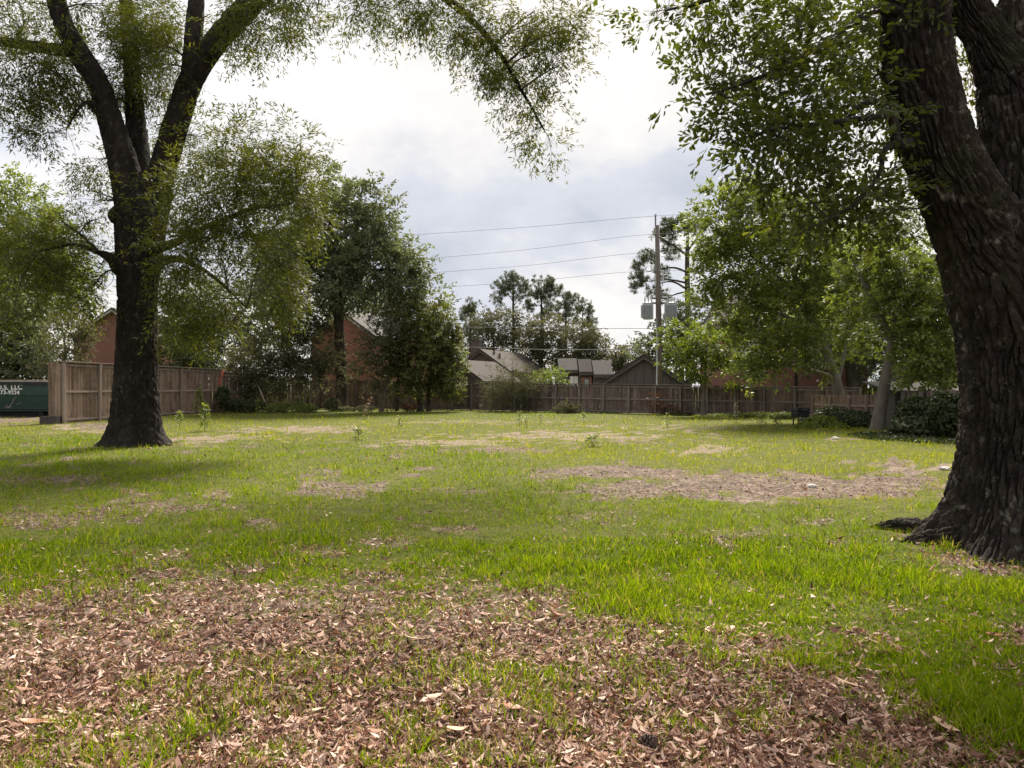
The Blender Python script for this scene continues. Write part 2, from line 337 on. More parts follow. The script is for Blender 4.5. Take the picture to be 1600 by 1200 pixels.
M['glass'] = noise_mat('window glass', [(0.3, (0.25, 0.27, 0.29)), (0.7, (0.4, 0.42, 0.44))], 2, 2, 0.12, spec=0.6)
M['white'] = noise_mat('white paint', [(0.3, (0.68, 0.68, 0.66)), (0.7, (0.8, 0.8, 0.78))], 5, 4, 0.6)
M['dumpster'] = noise_mat('green steel paint', [(0.25, (0.006, 0.022, 0.018)), (0.6, (0.011, 0.043, 0.033)), (0.85, (0.020, 0.055, 0.044))], 1.6, 7, 0.5, (1, 1, 1.6), 0.15, 12, spec=0.4)
M['scuff'] = noise_mat('scuffed bare steel', [(0.3, (0.2, 0.17, 0.15)), (0.7, (0.36, 0.32, 0.29))], 6, 5, 0.6)
M['black'] = noise_mat('black weathered plastic', [(0.3, (0.014, 0.014, 0.016)), (0.7, (0.035, 0.035, 0.038))], 5, 5, 0.55)
M['greyplastic'] = noise_mat('dull grey lid', [(0.3, (0.07, 0.07, 0.08)), (0.7, (0.12, 0.12, 0.135))], 5, 5, 0.5)
M['pole'] = noise_mat('weathered pole timber', [(0.3, (0.096, 0.081, 0.069)), (0.7, (0.174, 0.150, 0.132))], 3, 7, 0.9, (5, 5, 0.4), 0.4, 12)
M['steel'] = noise_mat('pale grey enamel', [(0.3, (0.36, 0.39, 0.41)), (0.7, (0.46, 0.49, 0.51))], 4, 4, 0.45)
M['dark_steel'] = noise_mat('dark metal', [(0.3, (0.07, 0.07, 0.07)), (0.7, (0.13, 0.13, 0.13))], 4, 4, 0.5)
M['wire'] = noise_mat('aluminium wire', [(0.3, (0.3, 0.3, 0.3)), (0.7, (0.4, 0.4, 0.4))], 4, 3, 0.6)
M['ceramic'] = noise_mat('grey porcelain', [(0.3, (0.4, 0.4, 0.42)), (0.7, (0.5, 0.5, 0.52))], 4, 3, 0.3)
M['ribbon'] = noise_mat('red plastic ribbon', [(0.3, (0.55, 0.06, 0.04)), (0.7, (0.7, 0.12, 0.08))], 9, 3, 0.5)
M['stone'] = noise_mat('pale stone', [(0.3, (0.42, 0.40, 0.37)), (0.7, (0.62, 0.6, 0.56))], 9, 5, 0.85, bump=0.4)
M['concrete'] = noise_mat('dark stained timber block', [(0.3, (0.05, 0.043, 0.04)), (0.7, (0.10, 0.088, 0.08))], 5, 6, 0.9, bump=0.4)
M['stem'] = noise_mat('green stems', [(0.3, (0.09, 0.11, 0.04)), (0.7, (0.15, 0.16, 0.07))], 5, 4, 0.8)
M['twig'] = noise_mat('grey dead twig', [(0.3, (0.22, 0.2, 0.18)), (0.7, (0.4, 0.37, 0.34))], 12, 5, 0.9)
M['brownleaf'] = noise_mat('large russet leaf', [(0.3, (0.20, 0.075, 0.035)), (0.7, (0.33, 0.14, 0.065))], 14, 5, 0.5, spec=0.35)
M['tanleaf'] = noise_mat('large tan leaf', [(0.3, (0.42, 0.27, 0.17)), (0.7, (0.58, 0.42, 0.29))], 14, 5, 0.6)
M['cone'] = noise_mat('pine cone scales', [(0.3, (0.05, 0.035, 0.028)), (0.7, (0.14, 0.1, 0.08))], 20, 4, 0.85)

lichen(M['bark_near'], (0.2, 0.19, 0.155), 0.57, 0.68, 7.0, 0.75); lichen(M['bark_near'], (0.045, 0.052, 0.02), 0.52, 0.7, 1.3, 0.6)
lichen(M['plank'], (0.07, 0.05, 0.038), 0.5, 0.66, 1.5, 0.75); lichen(M['plank'], (0.3, 0.27, 0.235), 0.52, 0.7, 3.1, 0.6); lichen(M['plank_grey'], (0.05, 0.04, 0.034), 0.5, 0.68, 0.9, 0.65); lichen(M['plank_grey'], (0.26, 0.235, 0.215), 0.52, 0.7, 2.3, 0.6)
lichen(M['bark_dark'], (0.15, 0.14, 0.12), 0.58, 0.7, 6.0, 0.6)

# ------------------------------------------------------------------ ground cover map (photo pixel -> ground point, real places on the lot)
TRUNKS = [(W(213, 0, 18.8)[0], 18.8, .6), (W(1600, 0, 6.7)[0], 6.7, .78), (4.4, 6.75, .25)]   # (x, y, r) where no grass grows
def ell(u, v, cx, cy, rx, ry, w):
    r = np.sqrt(((u-cx)/rx)**2+((v-cy)/ry)**2); return 1-sstep(0.65, 1.15, r+w)
def cover(x, y):
    """returns lawn, weed, litter, sand in 0..1 at ground points"""
    D = np.maximum(y, 1.2); u = CX+F*x/D; v = HY+F*CAMH/D
    big = n2d(x, y, 0.8, 3, 3)-0.5; mid = n2d(x, y, 2.6, 3, 5)-0.5; fine = n2d(x, y, 7.0, 2, 8)-0.5
    w = big*1.1+mid*0.7+fine*0.4
    vb = np.interp(u, [-400, 0, 150, 300, 450, 700, 800, 850, 900, 1000, 1100, 1200, 1350, 1480, 1700, 2200], [676, 676, 682, 691, 690, 696, 709, 726, 743, 753, 769, 789, 797, 786, 782, 780])
    w2 = big*1.6+mid*2.4+fine*2.4+0.25
    lawn = sstep(-7, 7, v-vb+w*22)
    lawn = np.maximum(lawn, ell(u, v, 740, 647, 330, 9, w*0.5)*0.9)
    weed = 1-lawn
    litter = np.zeros_like(x); sand = np.zeros_like(x)
    for (cx, cy, rx, ry, s) in ((900, 681, 210, 10, .8), (690, 690, 140, 7, .8), (480, 671, 170, 8, .6), (320, 686, 110, 9, .7), (1110, 703, 75, 7, .9), (1420, 733, 100, 12, .9),
                                (1310, 687, 30, 4, .9), (1180, 781, 90, 7, .8), (1000, 668, 150, 5, .6), (130, 668, 80, 8, .7), (740, 660, 150, 4, .5)):
        e = ell(u, v, cx, cy, rx, ry, w2)*s; sand = np.maximum(sand, e)
    strip = np.maximum(ell(u, v, 1250, 758, 285, 25, w*1.5+fine*0.8+0.05), ell(u, v, 975, 739, 140, 10, w*1.2)*.85)
    litter = np.maximum(litter, strip)
    for (cx, cy, rx, ry, s) in ((960, 738, 110, 10, .85), (800, 703, 130, 6, .7), (520, 763, 90, 17, .7), (200, 790, 150, 13, .6), (70, 808, 130, 17, .7), (90, 747, 120, 14, .5),
                                (330, 776, 55, 12, .7), (480, 862, 75, 12, .6), (610, 848, 60, 9, .5), (700, 790, 60, 7, .4), (860, 745, 70, 8, .5), (40, 656, 110, 7, 1.0), (160, 665, 60, 6, .7), (260, 905, 60, 14, .6),
                                (1530, 882, 110, 24, .7), (610, 718, 60, 6, .5), (1010, 690, 90, 5, .4), (1380, 745, 150, 22, .6), (380, 815, 60, 9, .5), (600, 905, 70, 14, .6), (905, 808, 90, 8, .35), (1150, 835, 90, 8, .35), (500, 735, 60, 6, .4), (1010, 905, 60, 10, .4)):
        e = ell(u, v, cx, cy, rx, ry, w2)*s; litter = np.maximum(litter, e)
    for (cx, cyy, rt) in TRUNKS: litter = np.maximum(litter, 0.75*(1-sstep(rt+.05, rt+.6, np.hypot(x-cx, y-cyy)+w*.5)))
    vl = np.interp(u, [-500, 0, 250, 400, 600, 780, 900, 1050, 1200, 1350, 1500, 1650, 2200], [935, 925, 900, 905, 925, 945, 975, 1000, 1035, 1080, 1130, 1180, 1350])
    fg = sstep(-45, 60, v-vl+w*130+fine*60)
    tuft = sstep(0.02, 0.2, n2d(x, y, 6.5, 3, 31)-0.5+0.8*(n2d(x, y, 19, 2, 37)-0.5))
    fgl = fg*(0.96-0.46*tuft)
    litter = np.maximum(litter, fgl)
    litter = np.maximum(litter, lawn*sstep(0.10, 0.24, n2d(x, y, 1.9, 4, 41)-0.5+0.15*fine)*0.75)
    g = np.clip(1-litter*(0.70+0.27*np.maximum(fg, strip))-sand*0.45, 0.0, 1)
    thin = 0.45+0.55*sstep(-0.14, 0.08, mid+0.6*fine)
    return lawn*g*(0.35+0.65*thin), weed*g*thin, litter, sand

def gz(x, y):
    d = np.hypot(x, y)
    return (0.07*(n2d(x, y, 0.22, 2, 51)-0.5)+0.035*(n2d(x, y, 0.9, 2, 53)-0.5))*sstep(1.0, 4.0, d)*(1-0.6*sstep(30, 60, d))

def build_ground():
    vs = np.concatenate([np.linspace(1500, 700, 150), np.linspace(697, 640, 55), np.linspace(639, 611, 14)])
    ys = F*CAMH/(vs-HY); ys = np.concatenate([[-60, -15, -4, -1, 0.4, 1.2], ys, [600, 1400]]); ys = np.unique(ys)
    us = np.concatenate([[-16000, -6000, -3000, -1700, -1000], np.linspace(-600, 2200, 220), [2600, 3300, 4600, 7600, 17600]])
    Y, Ug = np.meshgrid(ys, us, indexing='ij'); X = (Ug-CX)/F*np.maximum(Y, 6.0*(Y < 6)*0+Y.clip(3.0))
    x, y = X.ravel(), Y.ravel(); z = gz(x, y)
    lawn, weed, lit, sand = cover(x, y)
    out = sstep(55, 70, np.hypot(x, y)); lit *= 1-out; sand *= 1-out
    n, k = Y.shape; I = np.arange(n-1)[:, None]*k; J = np.arange(k-1)[None]
    Q = np.stack([I+J, I+J+1, I+k+J+1, I+k+J], -1).reshape(-1, 4)
    me = np_mesh('ground', np.stack([x, y, z], 1), [Q], {'cover': np.stack([lawn, lit, sand], 1)}, smooth=True)
    m, N, L = new_mat('earth')
    o = N.new('ShaderNodeOutputMaterial'); p = N.new('ShaderNodeBsdfPrincipled'); L.new(p.outputs[0], o.inputs[0]); p.inputs['Roughness'].default_value = 0.95; p.inputs['Specular IOR Level'].default_value = 0.1
    at = N.new('ShaderNodeAttribute'); at.attribute_name = 'cover'; sp = N.new('ShaderNodeSeparateColor'); L.new(at.outputs['Color'], sp.inputs[0])
    tc = N.new('ShaderNodeTexCoord')
    def noise(sc, det=6):
        q = N.new('ShaderNodeTexNoise'); q.inputs['Scale'].default_value = sc; q.inputs['Detail'].default_value = det; q.inputs['Roughness'].default_value = 0.65; L.new(tc.outputs['Object'], q.inputs['Vector']); return q
    n1 = noise(5.0, 8); base = ramp(N, [(0.3, (0.045, 0.055, 0.012)), (0.55, (0.085, 0.09, 0.02)), (0.75, (0.15, 0.125, 0.055))]); L.new(n1.outputs['Fac'], base.inputs[0])
    vo = N.new('ShaderNodeTexVoronoi'); vo.inputs['Scale'].default_value = 26.0; L.new(tc.outputs['Object'], vo.inputs['Vector'])
    sc = N.new('ShaderNodeSeparateColor'); L.new(vo.outputs['Color'], sc.inputs[0])
    nl = noise(2.3, 9); mxl = N.new('ShaderNodeMixRGB'); mxl.inputs[0].default_value = 0.62; L.new(sc.outputs[0], mxl.inputs[1]); L.new(nl.outputs['Fac'], mxl.inputs[2])
    lit_c = ramp(N, [(0.2, (0.03, 0.021, 0.016)), (0.42, (0.075, 0.053, 0.042)), (0.58, (0.15, 0.112, 0.09)), (0.8, (0.3, 0.235, 0.195))]); L.new(mxl.outputs[0], lit_c.inputs[0])
    n3 = noise(9.0, 8); sand_c = ramp(N, [(0.3, (0.095, 0.07, 0.054)), (0.5, (0.18, 0.135, 0.11)), (0.7, (0.32, 0.255, 0.215))]); L.new(n3.outputs['Fac'], sand_c.inputs[0])
    def fac(ch, lo, hi):
        nb = noise(14.0, 5); a = N.new('ShaderNodeMath'); a.operation = 'MULTIPLY_ADD'; a.inputs[1].default_value = 0.5; a.inputs[2].default_value = -0.25; L.new(nb.outputs['Fac'], a.inputs[0])
        b = N.new('ShaderNodeMath'); L.new(sp.outputs[ch], b.inputs[0]); L.new(a.outputs[0], b.inputs[1])
        mr = N.new('ShaderNodeMapRange'); mr.inputs['From Min'].default_value = lo; mr.inputs['From Max'].default_value = hi; L.new(b.outputs[0], mr.inputs['Value']); return mr.outputs[0]
    m1 = N.new('ShaderNodeMixRGB'); L.new(fac(2, 0.25, 0.6), m1.inputs[0]); L.new(base.outputs[0], m1.inputs[1]); L.new(sand_c.outputs[0], m1.inputs[2])
    m2 = N.new('ShaderNodeMixRGB'); L.new(fac(1, 0.2, 0.5), m2.inputs[0]); L.new(m1.outputs[0], m2.inputs[1]); L.new(lit_c.outputs[0], m2.inputs[2])
    L.new(m2.outputs[0], p.inputs['Base Color'])
    b = N.new('ShaderNodeBump'); b.inputs['Strength'].default_value = 0.8; b.inputs['Distance'].default_value = 0.03; nb = noise(22.0, 8); L.new(nb.outputs['Fac'], b.inputs['Height']); L.new(b.outputs[0], p.inputs['Normal'])
    g = link('ground', me, m); tag(g, 'flat vacant lot of soil, sand and leaf litter', 'ground', kind='structure')
build_ground()

def sample_ground(n, dmin, dmax, power, seed):
    r = np.random.default_rng(seed); t = r.random(n); e = 1-power
    D = (dmin**e+t*(dmax**e-dmin**e))**(1/e)
    u = r.uniform(-200, 1800, n); wing = r.random(n) < 0.16; u = np.where(wing, np.where(r.random(n) < .45, r.uniform(-650, -200, n), r.uniform(1800, 2500, n)), u)
    return (u-CX)/F*D, D, r
def build_grass():
    # near lawn: bent blades of three faces; beyond: single blades
    V, T3, Q4, A = [], [], [], []; off = 0
    VW, TW, AW = [], [], []; offw = 0
    def keep_off(x, y):
        k = np.ones(len(x), bool)
        for (cx, cyy, r) in TRUNKS: k &= np.hypot(x-cx, y-cyy) > r
        return k
    x, y, r = sample_ground(535000, 2.35, 56, 1.36, 101)
    lawn, weed, lit, sand = cover(x, y)
    pick = r.random(len(x)); tot = lawn+weed+0.02
    isw = r.random(len(x)) < weed/(tot+1e-6)
    keep = (pick < np.where(isw, weed, lawn**0.8)*0.95+0.03+0.03*lit) & keep_off(x, y)
    x, y, isw, lawn, lit = x[keep], y[keep], isw[keep], lawn[keep], lit[keep]; n = len(x)
    z = gz(x, y)-0.004
    clump = n2d(x, y, 1.4, 3, 61)
    tuftn = n2d(x, y, 4.2, 2, 63)
    tall = (0.5+0.8*sstep(0.3, 0.7, clump))*(0.6+0.9*sstep(0.3, 0.75, tuftn))
    h = r.uniform(0.035, 0.10, n)*tall*np.where(isw, 0.85, 1.0)*(1-0.28*sstep(0.15, 0.7, lit))
    h *= 1+0.25*(y > 12)+np.where(isw, 1.6*sstep(0.60, 0.74, n2d(x, y, 1.1, 3, 65)), 0)
    for (cx, cyy, rt) in TRUNKS: h *= 1+0.9*(1-sstep(rt, rt+0.45, np.hypot(x-cx, y-cyy)))*r.random(n)
    w = np.maximum(r.uniform(0.0035, 0.0065, n), 0.0013*y*r.uniform(.6, 1.2, n))
    az = r.uniform(0, 2*math.pi, n); lean = r.uniform(0.1, 1.0, n)
    d = np.stack([np.cos(az), np.sin(az)], 1); s = np.stack([-d[:, 1], d[:, 0]], 1)
    # turn wide sides at random
    ta = r.uniform(0, 2*math.pi, n); s = np.stack([np.cos(ta), np.sin(ta)], 1)
    tone = np.clip(0.30+0.6*(n2d(x, y, 0.8, 4, 71)-0.27)*r.uniform(0.6, 1.2, n)+0.6*(tuftn-0.5)+r.normal(0, 0.27, n), 0, 0.88)
    dry = r.random(n) < 0.05+0.12*lit; tone = np.where(dry, r.uniform(0.93, 1, n), tone)
    base = np.stack([x, y, z], 1)
    def P(t, ww):
        c = base.copy(); c[:, :2] += d*(lean*h*t**1.8)[:, None]; c[:, 2] += h*(t-0.28*lean*t*t)
        q = np.zeros((n, 3)); q[:, :2] = s*(w*ww/2)[:, None]; return c-q, c+q
    a0, b0 = P(0.0, 0.8); a1, b1 = P(0.55, 1.0); tip, _ = P(1.0, 0.0)
    near = (y < 7.0)
    for mask, lst in ((~isw, 'L'), (isw, 'W')):
        ne = mask & near; fa = mask & ~near
        k = ne.sum(); v = np.stack([a0[ne], b0[ne], a1[ne], b1[ne], tip[ne]], 1).reshape(-1, 3)
        i = np.arange(k)[:, None]*5; q = i+np.array([[0, 1, 3, 2]]); t = i+np.array([[2, 3, 4]])
        k2 = fa.sum(); v2 = np.stack([a0[fa], b0[fa], tip[fa]], 1).reshape(-1, 3); t2 = np.arange(k2)[:, None]*3+np.array([[0, 1, 2]])+len(v)
        att = np.concatenate([np.repeat(tone[ne], 5), np.repeat(tone[fa], 3)])
        fs = [f for f in (q, np.concatenate([t, t2])) if len(f)]
        me = np_mesh('g', np.concatenate([v, v2]), fs, {'rnd': att})
        print('grass', lst, k, k2)
        if lst == 'L':
            tag(link('lawn_grass', me, M['grass']), 'lush green lawn grass across the middle of the lot', 'grass', kind='stuff')
        else:
            tag(link('rough_grass', me, M['weed']), 'thin yellow green weeds over the sandy back lot', 'weeds', kind='stuff')
def leaf_quads(base, ax, nrm, Ln, Wd, curl=0.0, five=False):
    """leaf polygons: base point, axis, normal, length, width"""
    sd = np.cross(nrm, ax); sd /= np.linalg.norm(sd, axis=1)[:, None]+1e-9
    Ln = Ln[:, None]; Wd = Wd[:, None]
    if not five:
        v = np.stack([base, base+ax*Ln*0.45+sd*Wd/2+nrm*Wd*curl, base+ax*Ln, base+ax*Ln*0.45-sd*Wd/2+nrm*Wd*curl], 1).reshape(-1, 3)
        q = np.arange(len(base))[:, None]*4+np.array([[0, 3, 2, 1]]); return v, q, 4
    # obovate leaf with folded midrib: base, midrib, tip, two on each side
    c = curl
    v = np.stack([base, base+ax*Ln*0.62-nrm*Wd*0.10, base+ax*Ln,
                  base+ax*Ln*0.42+sd*Wd*0.30+nrm*Wd*c, base+ax*Ln*0.80+sd*Wd*0.5+nrm*Wd*c,
                  base+ax*Ln*0.42-sd*Wd*0.30+nrm*Wd*c, base+ax*Ln*0.80-sd*Wd*0.5+nrm*Wd*c], 1).reshape(-1, 3)
    i = np.arange(len(base))[:, None]*7
    q = np.concatenate([i+np.array([[0, 1, 4, 3]]), i+np.array([[1, 2, 4, 4]])[:, :4]*0+i*0+np.array([[0, 5, 6, 1]])+0, ], 0)
    t = np.concatenate([i+np.array([[1, 2, 4]]), i+np.array([[1, 6, 2]])], 0)
    return v, q, 7, t
def build_litter():
    x, y, r = sample_ground(250000, 2.3, 30, 1.85, 202)
    lawn, weed, lit, sand = cover(x, y)
    p = np.clip(lit, 0, 1)*(0.92-0.6*sstep(8.5, 10.5, y))+0.07*lawn+0.04*sand
    k = r.random(len(x)) < p
    x, y, lawn = x[k], y[k], lawn[k]; n = len(x)
    az = r.uniform(0, 2*math.pi, n); til = r.normal(0, 0.38, n)
    ax = np.stack([np.cos(az)*np.cos(til), np.sin(az)*np.cos(til), np.sin(til)], 1)
    nr = np.stack([r.normal(0, 0.6, n), r.normal(0, 0.6, n), np.ones(n)], 1); nr -= (nr*ax).sum(1)[:, None]*ax; nr /= np.linalg.norm(nr, axis=1)[:, None]
    Ln = np.clip(0.036*np.exp(r.normal(0, 0.35, n)), 0.012, 0.085); Wd = Ln*np.where(r.random(n) < .15, r.uniform(.38, .58, n), r.uniform(0.16, 0.36, n))
    nar = r.random(n) < 0.25; Wd = np.where(nar, Ln*0.1, Wd); Ln = np.where(nar, Ln*1.3, Ln)
    far = np.maximum(1, y/9.0); Ln *= far**0.5; Wd *= far**0.6
    z = gz(x, y)+r.uniform(0.001, 0.016, n)+0.02*lawn*(r.random(n))
    base = np.stack([x, y, z+np.abs(np.sin(til))*0.02], 1)-ax*(Ln/2)[:, None]
    cur = r.choice([-0.25, 0.18, 0.35], n)[:, None]
    v, q, kk = leaf_quads(base, ax, nr, Ln, Wd, cur)
    # fold along the midrib: two triangles per leaf
    v = v.reshape(-1, 4, 3); v[:, 2] += nr*(Ln*r.normal(0.05, .22, n))[:, None]; v[:, 0] += nr*(Ln*r.normal(0.03, .16, n))[:, None]; v[:, 1:4:2] += ax[:, None]*(Ln[:, None]*r.uniform(-.12, .14, (n, 2)))[:, :, None]; v[:, :, 2] = np.maximum(v[:, :, 2], gz(x, y)[:, None]+.001); v = v.reshape(-1, 3)
    i = np.arange(n)[:, None]*4; tri = np.concatenate([i+np.array([[0, 2, 1]]), i+np.array([[0, 3, 2]])])
    patch = n2d(x, y, 1.7, 3, 77)
    tone = np.clip(0.09+r.beta(1.6, 1.6, n)+0.6*(patch-0.5)-0.30*sstep(7, 11, y), 0, 1); tone = np.where(nar, tone*0.6, tone)
    me = np_mesh('litter', v, [tri], {'rnd': np.repeat(tone, 4)})
    print('litter', n)
    tag(link('leaf_litter', me, M['litter']), 'dry tan oak leaves carpeting the ground in the foreground', 'leaf litter', kind='stuff')

# ------------------------------------------------------------------ trees
def spray_template(r, m=22, length=0.5, droop=0.25, spread=1.0):
    t = np.sort(r.uniform(0.12, 1.0, m)); p = np.zeros((m, 3))
    bend = r.uniform(-0.25, 0.25)
    p[:, 0] = t*length; p[:, 1] = bend*t*t*length+r.normal(0, 0.03*length, m); p[:, 2] = -droop*t*t*length+r.normal(0, 0.03*length, m)
    side = np.where(np.arange(m) % 2 == 0, 1, -1)
    # side twigs
    st = r.uniform(0, 0.32*length, m)*(1-0.55*t)*spread
    ang = r.uniform(0.5, 1.1, m)*side; rol = r.uniform(-0.9, 0.9, m)
    off = np.stack([np.cos(ang), np.sin(ang)*np.cos(rol), np.sin(ang)*np.sin(rol)], 1)
    p += off*st[:, None]
    ax = off+r.normal(0, 0.28, (m, 3)); ax[:, 2] -= 0.35; ax /= np.linalg.norm(ax, axis=1)[:, None]
    nr = np.stack([r.normal(0, .5, m), r.normal(0, .5, m), np.ones(m)], 1); nr -= (nr*ax).sum(1)[:, None]*ax; nr /= np.linalg.norm(nr, axis=1)[:, None]
    return p, ax, nr
def tuft_template(r, m=26, length=0.3):
    ax = r.normal(0, 1, (m, 3)); ax[:, 0] += 0.9; ax[:, 2] += 0.25; ax /= np.linalg.norm(ax, axis=1)[:, None]
    p = np.zeros((m, 3)); p[:, 0] = r.uniform(-0.1, 0.12, m)
    nr = np.cross(ax, r.normal(0, 1, (m, 3))); nr /= np.linalg.norm(nr, axis=1)[:, None]+1e-9
    return p, ax, nr

def sample_blob(r, c, rad, n, seed, gap=0.42, gapsc=1.6):
    out = []; need = n; tries = 0
    while need > 0 and tries < 8:
        q = r.normal(0, 1, (need*3, 3)); q /= np.linalg.norm(q, axis=1)[:, None]
        rr = r.random(len(q))**0.42
        lump = 0.72+0.56*vnoise(q*2.1+seed*3.1, seed)
        p = c+q*(rr*lump)[:, None]*rad
        g = fbm(p*gapsc, 2, seed+3)
        p = p[g > gap][:need]; out.append(p); need -= len(p); tries += 1
    return np.concatenate(out)

KB = 3.0
def crown_geo(blobs, seed, leafL, leafW, m=22, slen=0.5, droop=0.25, k=1.0, gap=0.42, gapsc=1.6, needle=False, five=False, up=0.15):
    """blobs: (u, v, ru, rv, depth, half depth m, density). Returns V, faces, rnd, spray centres per blob"""
    r = np.random.default_rng(seed); Vs, As, nv = [], [], 0; FQ, FT = [], []; cents = []
    temps = [(tuft_template(r, m) if needle else spray_template(r, m, slen, droop)) for _ in range(9)]
    L_all = []
    for bi, (u, v, ru, rv, D, rd, dens) in enumerate(blobs):
        c = W(u, v, D); rad = np.array([ru/F*D, rd, rv/F*D])
        n = max(10, int(k*KB*dens*ru*rv/100.0))
        P = sample_blob(r, c, rad, n, seed+bi*7, gap, gapsc); cents.append((c, P))
        n = len(P)
        if n == 0: continue
        outw = (P-c)/rad; outw /= np.linalg.norm(outw, axis=1)[:, None]+1e-9
        x = outw*0.8+r.normal(0, 0.55, (n, 3)); x[:, 2] += up; x /= np.linalg.norm(x, axis=1)[:, None]
        yv = np.cross(np.array([0, 0, 1.0]), x); yv += r.normal(0, 0.15, (n, 3)); yv -= (yv*x).sum(1)[:, None]*x; yv /= np.linalg.norm(yv, axis=1)[:, None]+1e-9
        zv = np.cross(x, yv); Rm = np.stack([x, yv, zv], -1)
        sc = r.uniform(0.65, 1.25, n); ti = r.integers(0, len(temps), n); ctone = r.normal(0, 0.13, n)
        for t in range(len(temps)):
            s = np.where(ti == t)[0]
            if len(s) == 0: continue
            p, ax, nr = temps[t]; mm = len(p)
            base = P[s][:, None]+sc[s][:, None, None]*np.einsum('nij,mj->nmi', Rm[s], p)
            A = np.einsum('nij,mj->nmi', Rm[s], ax).reshape(-1, 3); Nn = np.einsum('nij,mj->nmi', Rm[s], nr).reshape(-1, 3)
            base = base.reshape(-1, 3); kx = len(base)
            Ln = leafL*r.uniform(0.65, 1.2, kx); Wd = leafW*r.uniform(0.7, 1.15, kx)
            L_all.append((base, A, Nn, Ln, Wd, np.clip(0.45+np.repeat(ctone[s], mm)+r.normal(0, 0.17, kx), 0, 1)))
    B, A, Nn, Ln, Wd, tone = [np.concatenate([l[i] for l in L_all]) for i in range(6)]
    return (B, A, Nn, Ln, Wd, tone), cents
def leaf_mesh(name, L, five=False, curl=0.12):
    B, A, Nn, Ln, Wd, tone = L
    if five:
        n = len(B); sd = np.cross(Nn, A); sd /= np.linalg.norm(sd, axis=1)[:, None]+1e-9; l = Ln[:, None]; w = Wd[:, None]
        v = np.stack([B, B+A*l*0.60-Nn*w*0.12, B+A*l*0.98, B+A*l*0.40+sd*w*0.27, B+A*l*0.80+sd*w*0.5+Nn*w*0.06, B+A*l*0.40-sd*w*0.27, B+A*l*0.80-sd*w*0.5+Nn*w*0.06], 1).reshape(-1, 3)
        i = np.arange(n)[:, None]*7
        q = np.concatenate([i+np.array([[0, 1, 4, 3]]), i+np.array([[0, 5, 6, 1]])]); t = np.concatenate([i+np.array([[1, 2, 4]]), i+np.array([[1, 6, 2]])])
        return np_mesh(name, v, [q, t], {'rnd': np.repeat(tone, 7)})
    v, q, k = leaf_quads(B, A, Nn, Ln, Wd, curl)
    return np_mesh(name, v, [q], {'rnd': np.repeat(tone, 4)})

def twig_geo(geo, cents, nodes, seed, r0=0.03, nsub=9, k=5, thick=1.0, maxlen=99):
    """limbs from the skeleton to each clump of the crown and twigs out to its sprays"""
    r = np.random.default_rng(seed+77); nodes = np.asarray(nodes)
    for c, P in cents:
        if len(P) == 0: continue
        d = np.linalg.norm(nodes[:, :3]-c, axis=1)+0.6*np.maximum(nodes[:, 2]-c[2], 0); j = int(np.argmin(d)); a = nodes[j, :3]; ar = nodes[j, 3]
        dist = np.linalg.norm(c-a)
        if dist > maxlen: continue
        mid = (a+c)/2+np.array([r.normal(0, .06), r.normal(0, .06), 0.10])*dist
        ra = min(ar*0.75, (r0+0.012*dist)*thick)
        path = catmull(np.array([a, mid, c+r.normal(0, 0.05, 3)*dist]), 12); rad = np.linspace(ra, ra*0.4, 12)
        V, Q = sweep_raw(path, rad, k+1); geo.add(V, Q)
        for s in r.choice(len(P), min(nsub, len(P)), replace=False):
            i = r.integers(3, 12); b = path[i]; e = P[s]; dd = np.linalg.norm(e-b)
            m2 = (b+e)/2+r.normal(0, 0.09, 3)*dd+np.array([0, 0, 0.06*dd])
            pp = catmull(np.array([b, m2, e]), 7); V, Q = sweep_raw(pp, np.linspace(min(rad[i]*0.6, 0.010+0.008*dd), 0.003, 7)*max(thick, 0.8), k-1); geo.add(V, Q)

def path_px(pts):
    """[(u, v, D, r)] -> ctrl, radii"""
    return np.array([W(u, v, D) for u, v, D, _ in pts]), np.array([p[3] for p in pts])

def make_tree(name, label, base, limbs, blobs, seed, leafmat, barkmat, leafL, leafW, group=None, cat='tree', kside=10, **kw):
    """generic tree: limbs listed in photo pixels with depth"""
    twig = kw.pop('twig', 0.03); nsub = kw.pop('nsub', 8); five = kw.pop('five', False); amp = kw.pop('amp', 0.02); flare = kw.pop('flare', 0.12)
    root = empty(name, (base[0], base[1], 0)); tag(root, label, cat, group)
    ox = np.array([base[0], base[1], 0.0])
    tg = Geo(); nodes = []
    for li, pts in enumerate(limbs):
        c, rr = path_px(pts); n = 40 if li == 0 else 22
        p, rd = bark_limb(tg, c-ox, rr, kside if li == 0 else max(6, kside-3), n, amp if li == 0 else amp*0.6, 6, 1.6, seed+li, flare if li == 0 else 0, 4)
        nodes += [np.append(q+ox, w) for q, w in zip(p[n//4:] if li == 0 else p, rd[n//4:] if li == 0 else rd)]
    link('trunk', tg.mesh('trunk'), barkmat, root)
    L, cents = crown_geo(blobs, seed, leafL*1.3, leafW*1.4, **{**kw, 'k': kw.get('k', 1)*1.75})
    bg = Geo(); twig_geo(bg, cents, nodes, seed, twig, nsub, 5)
    bg.V = [v-ox for v in bg.V]; link('branches', bg.mesh('branches'), barkmat, root)['kind'] = 'stuff'
    L = (L[0]-ox,)+L[1:]
    cr = link('crown', leaf_mesh('crown', L, five), leafmat, root); cr['kind'] = 'stuff'
    print(name, len(L[0])); return root

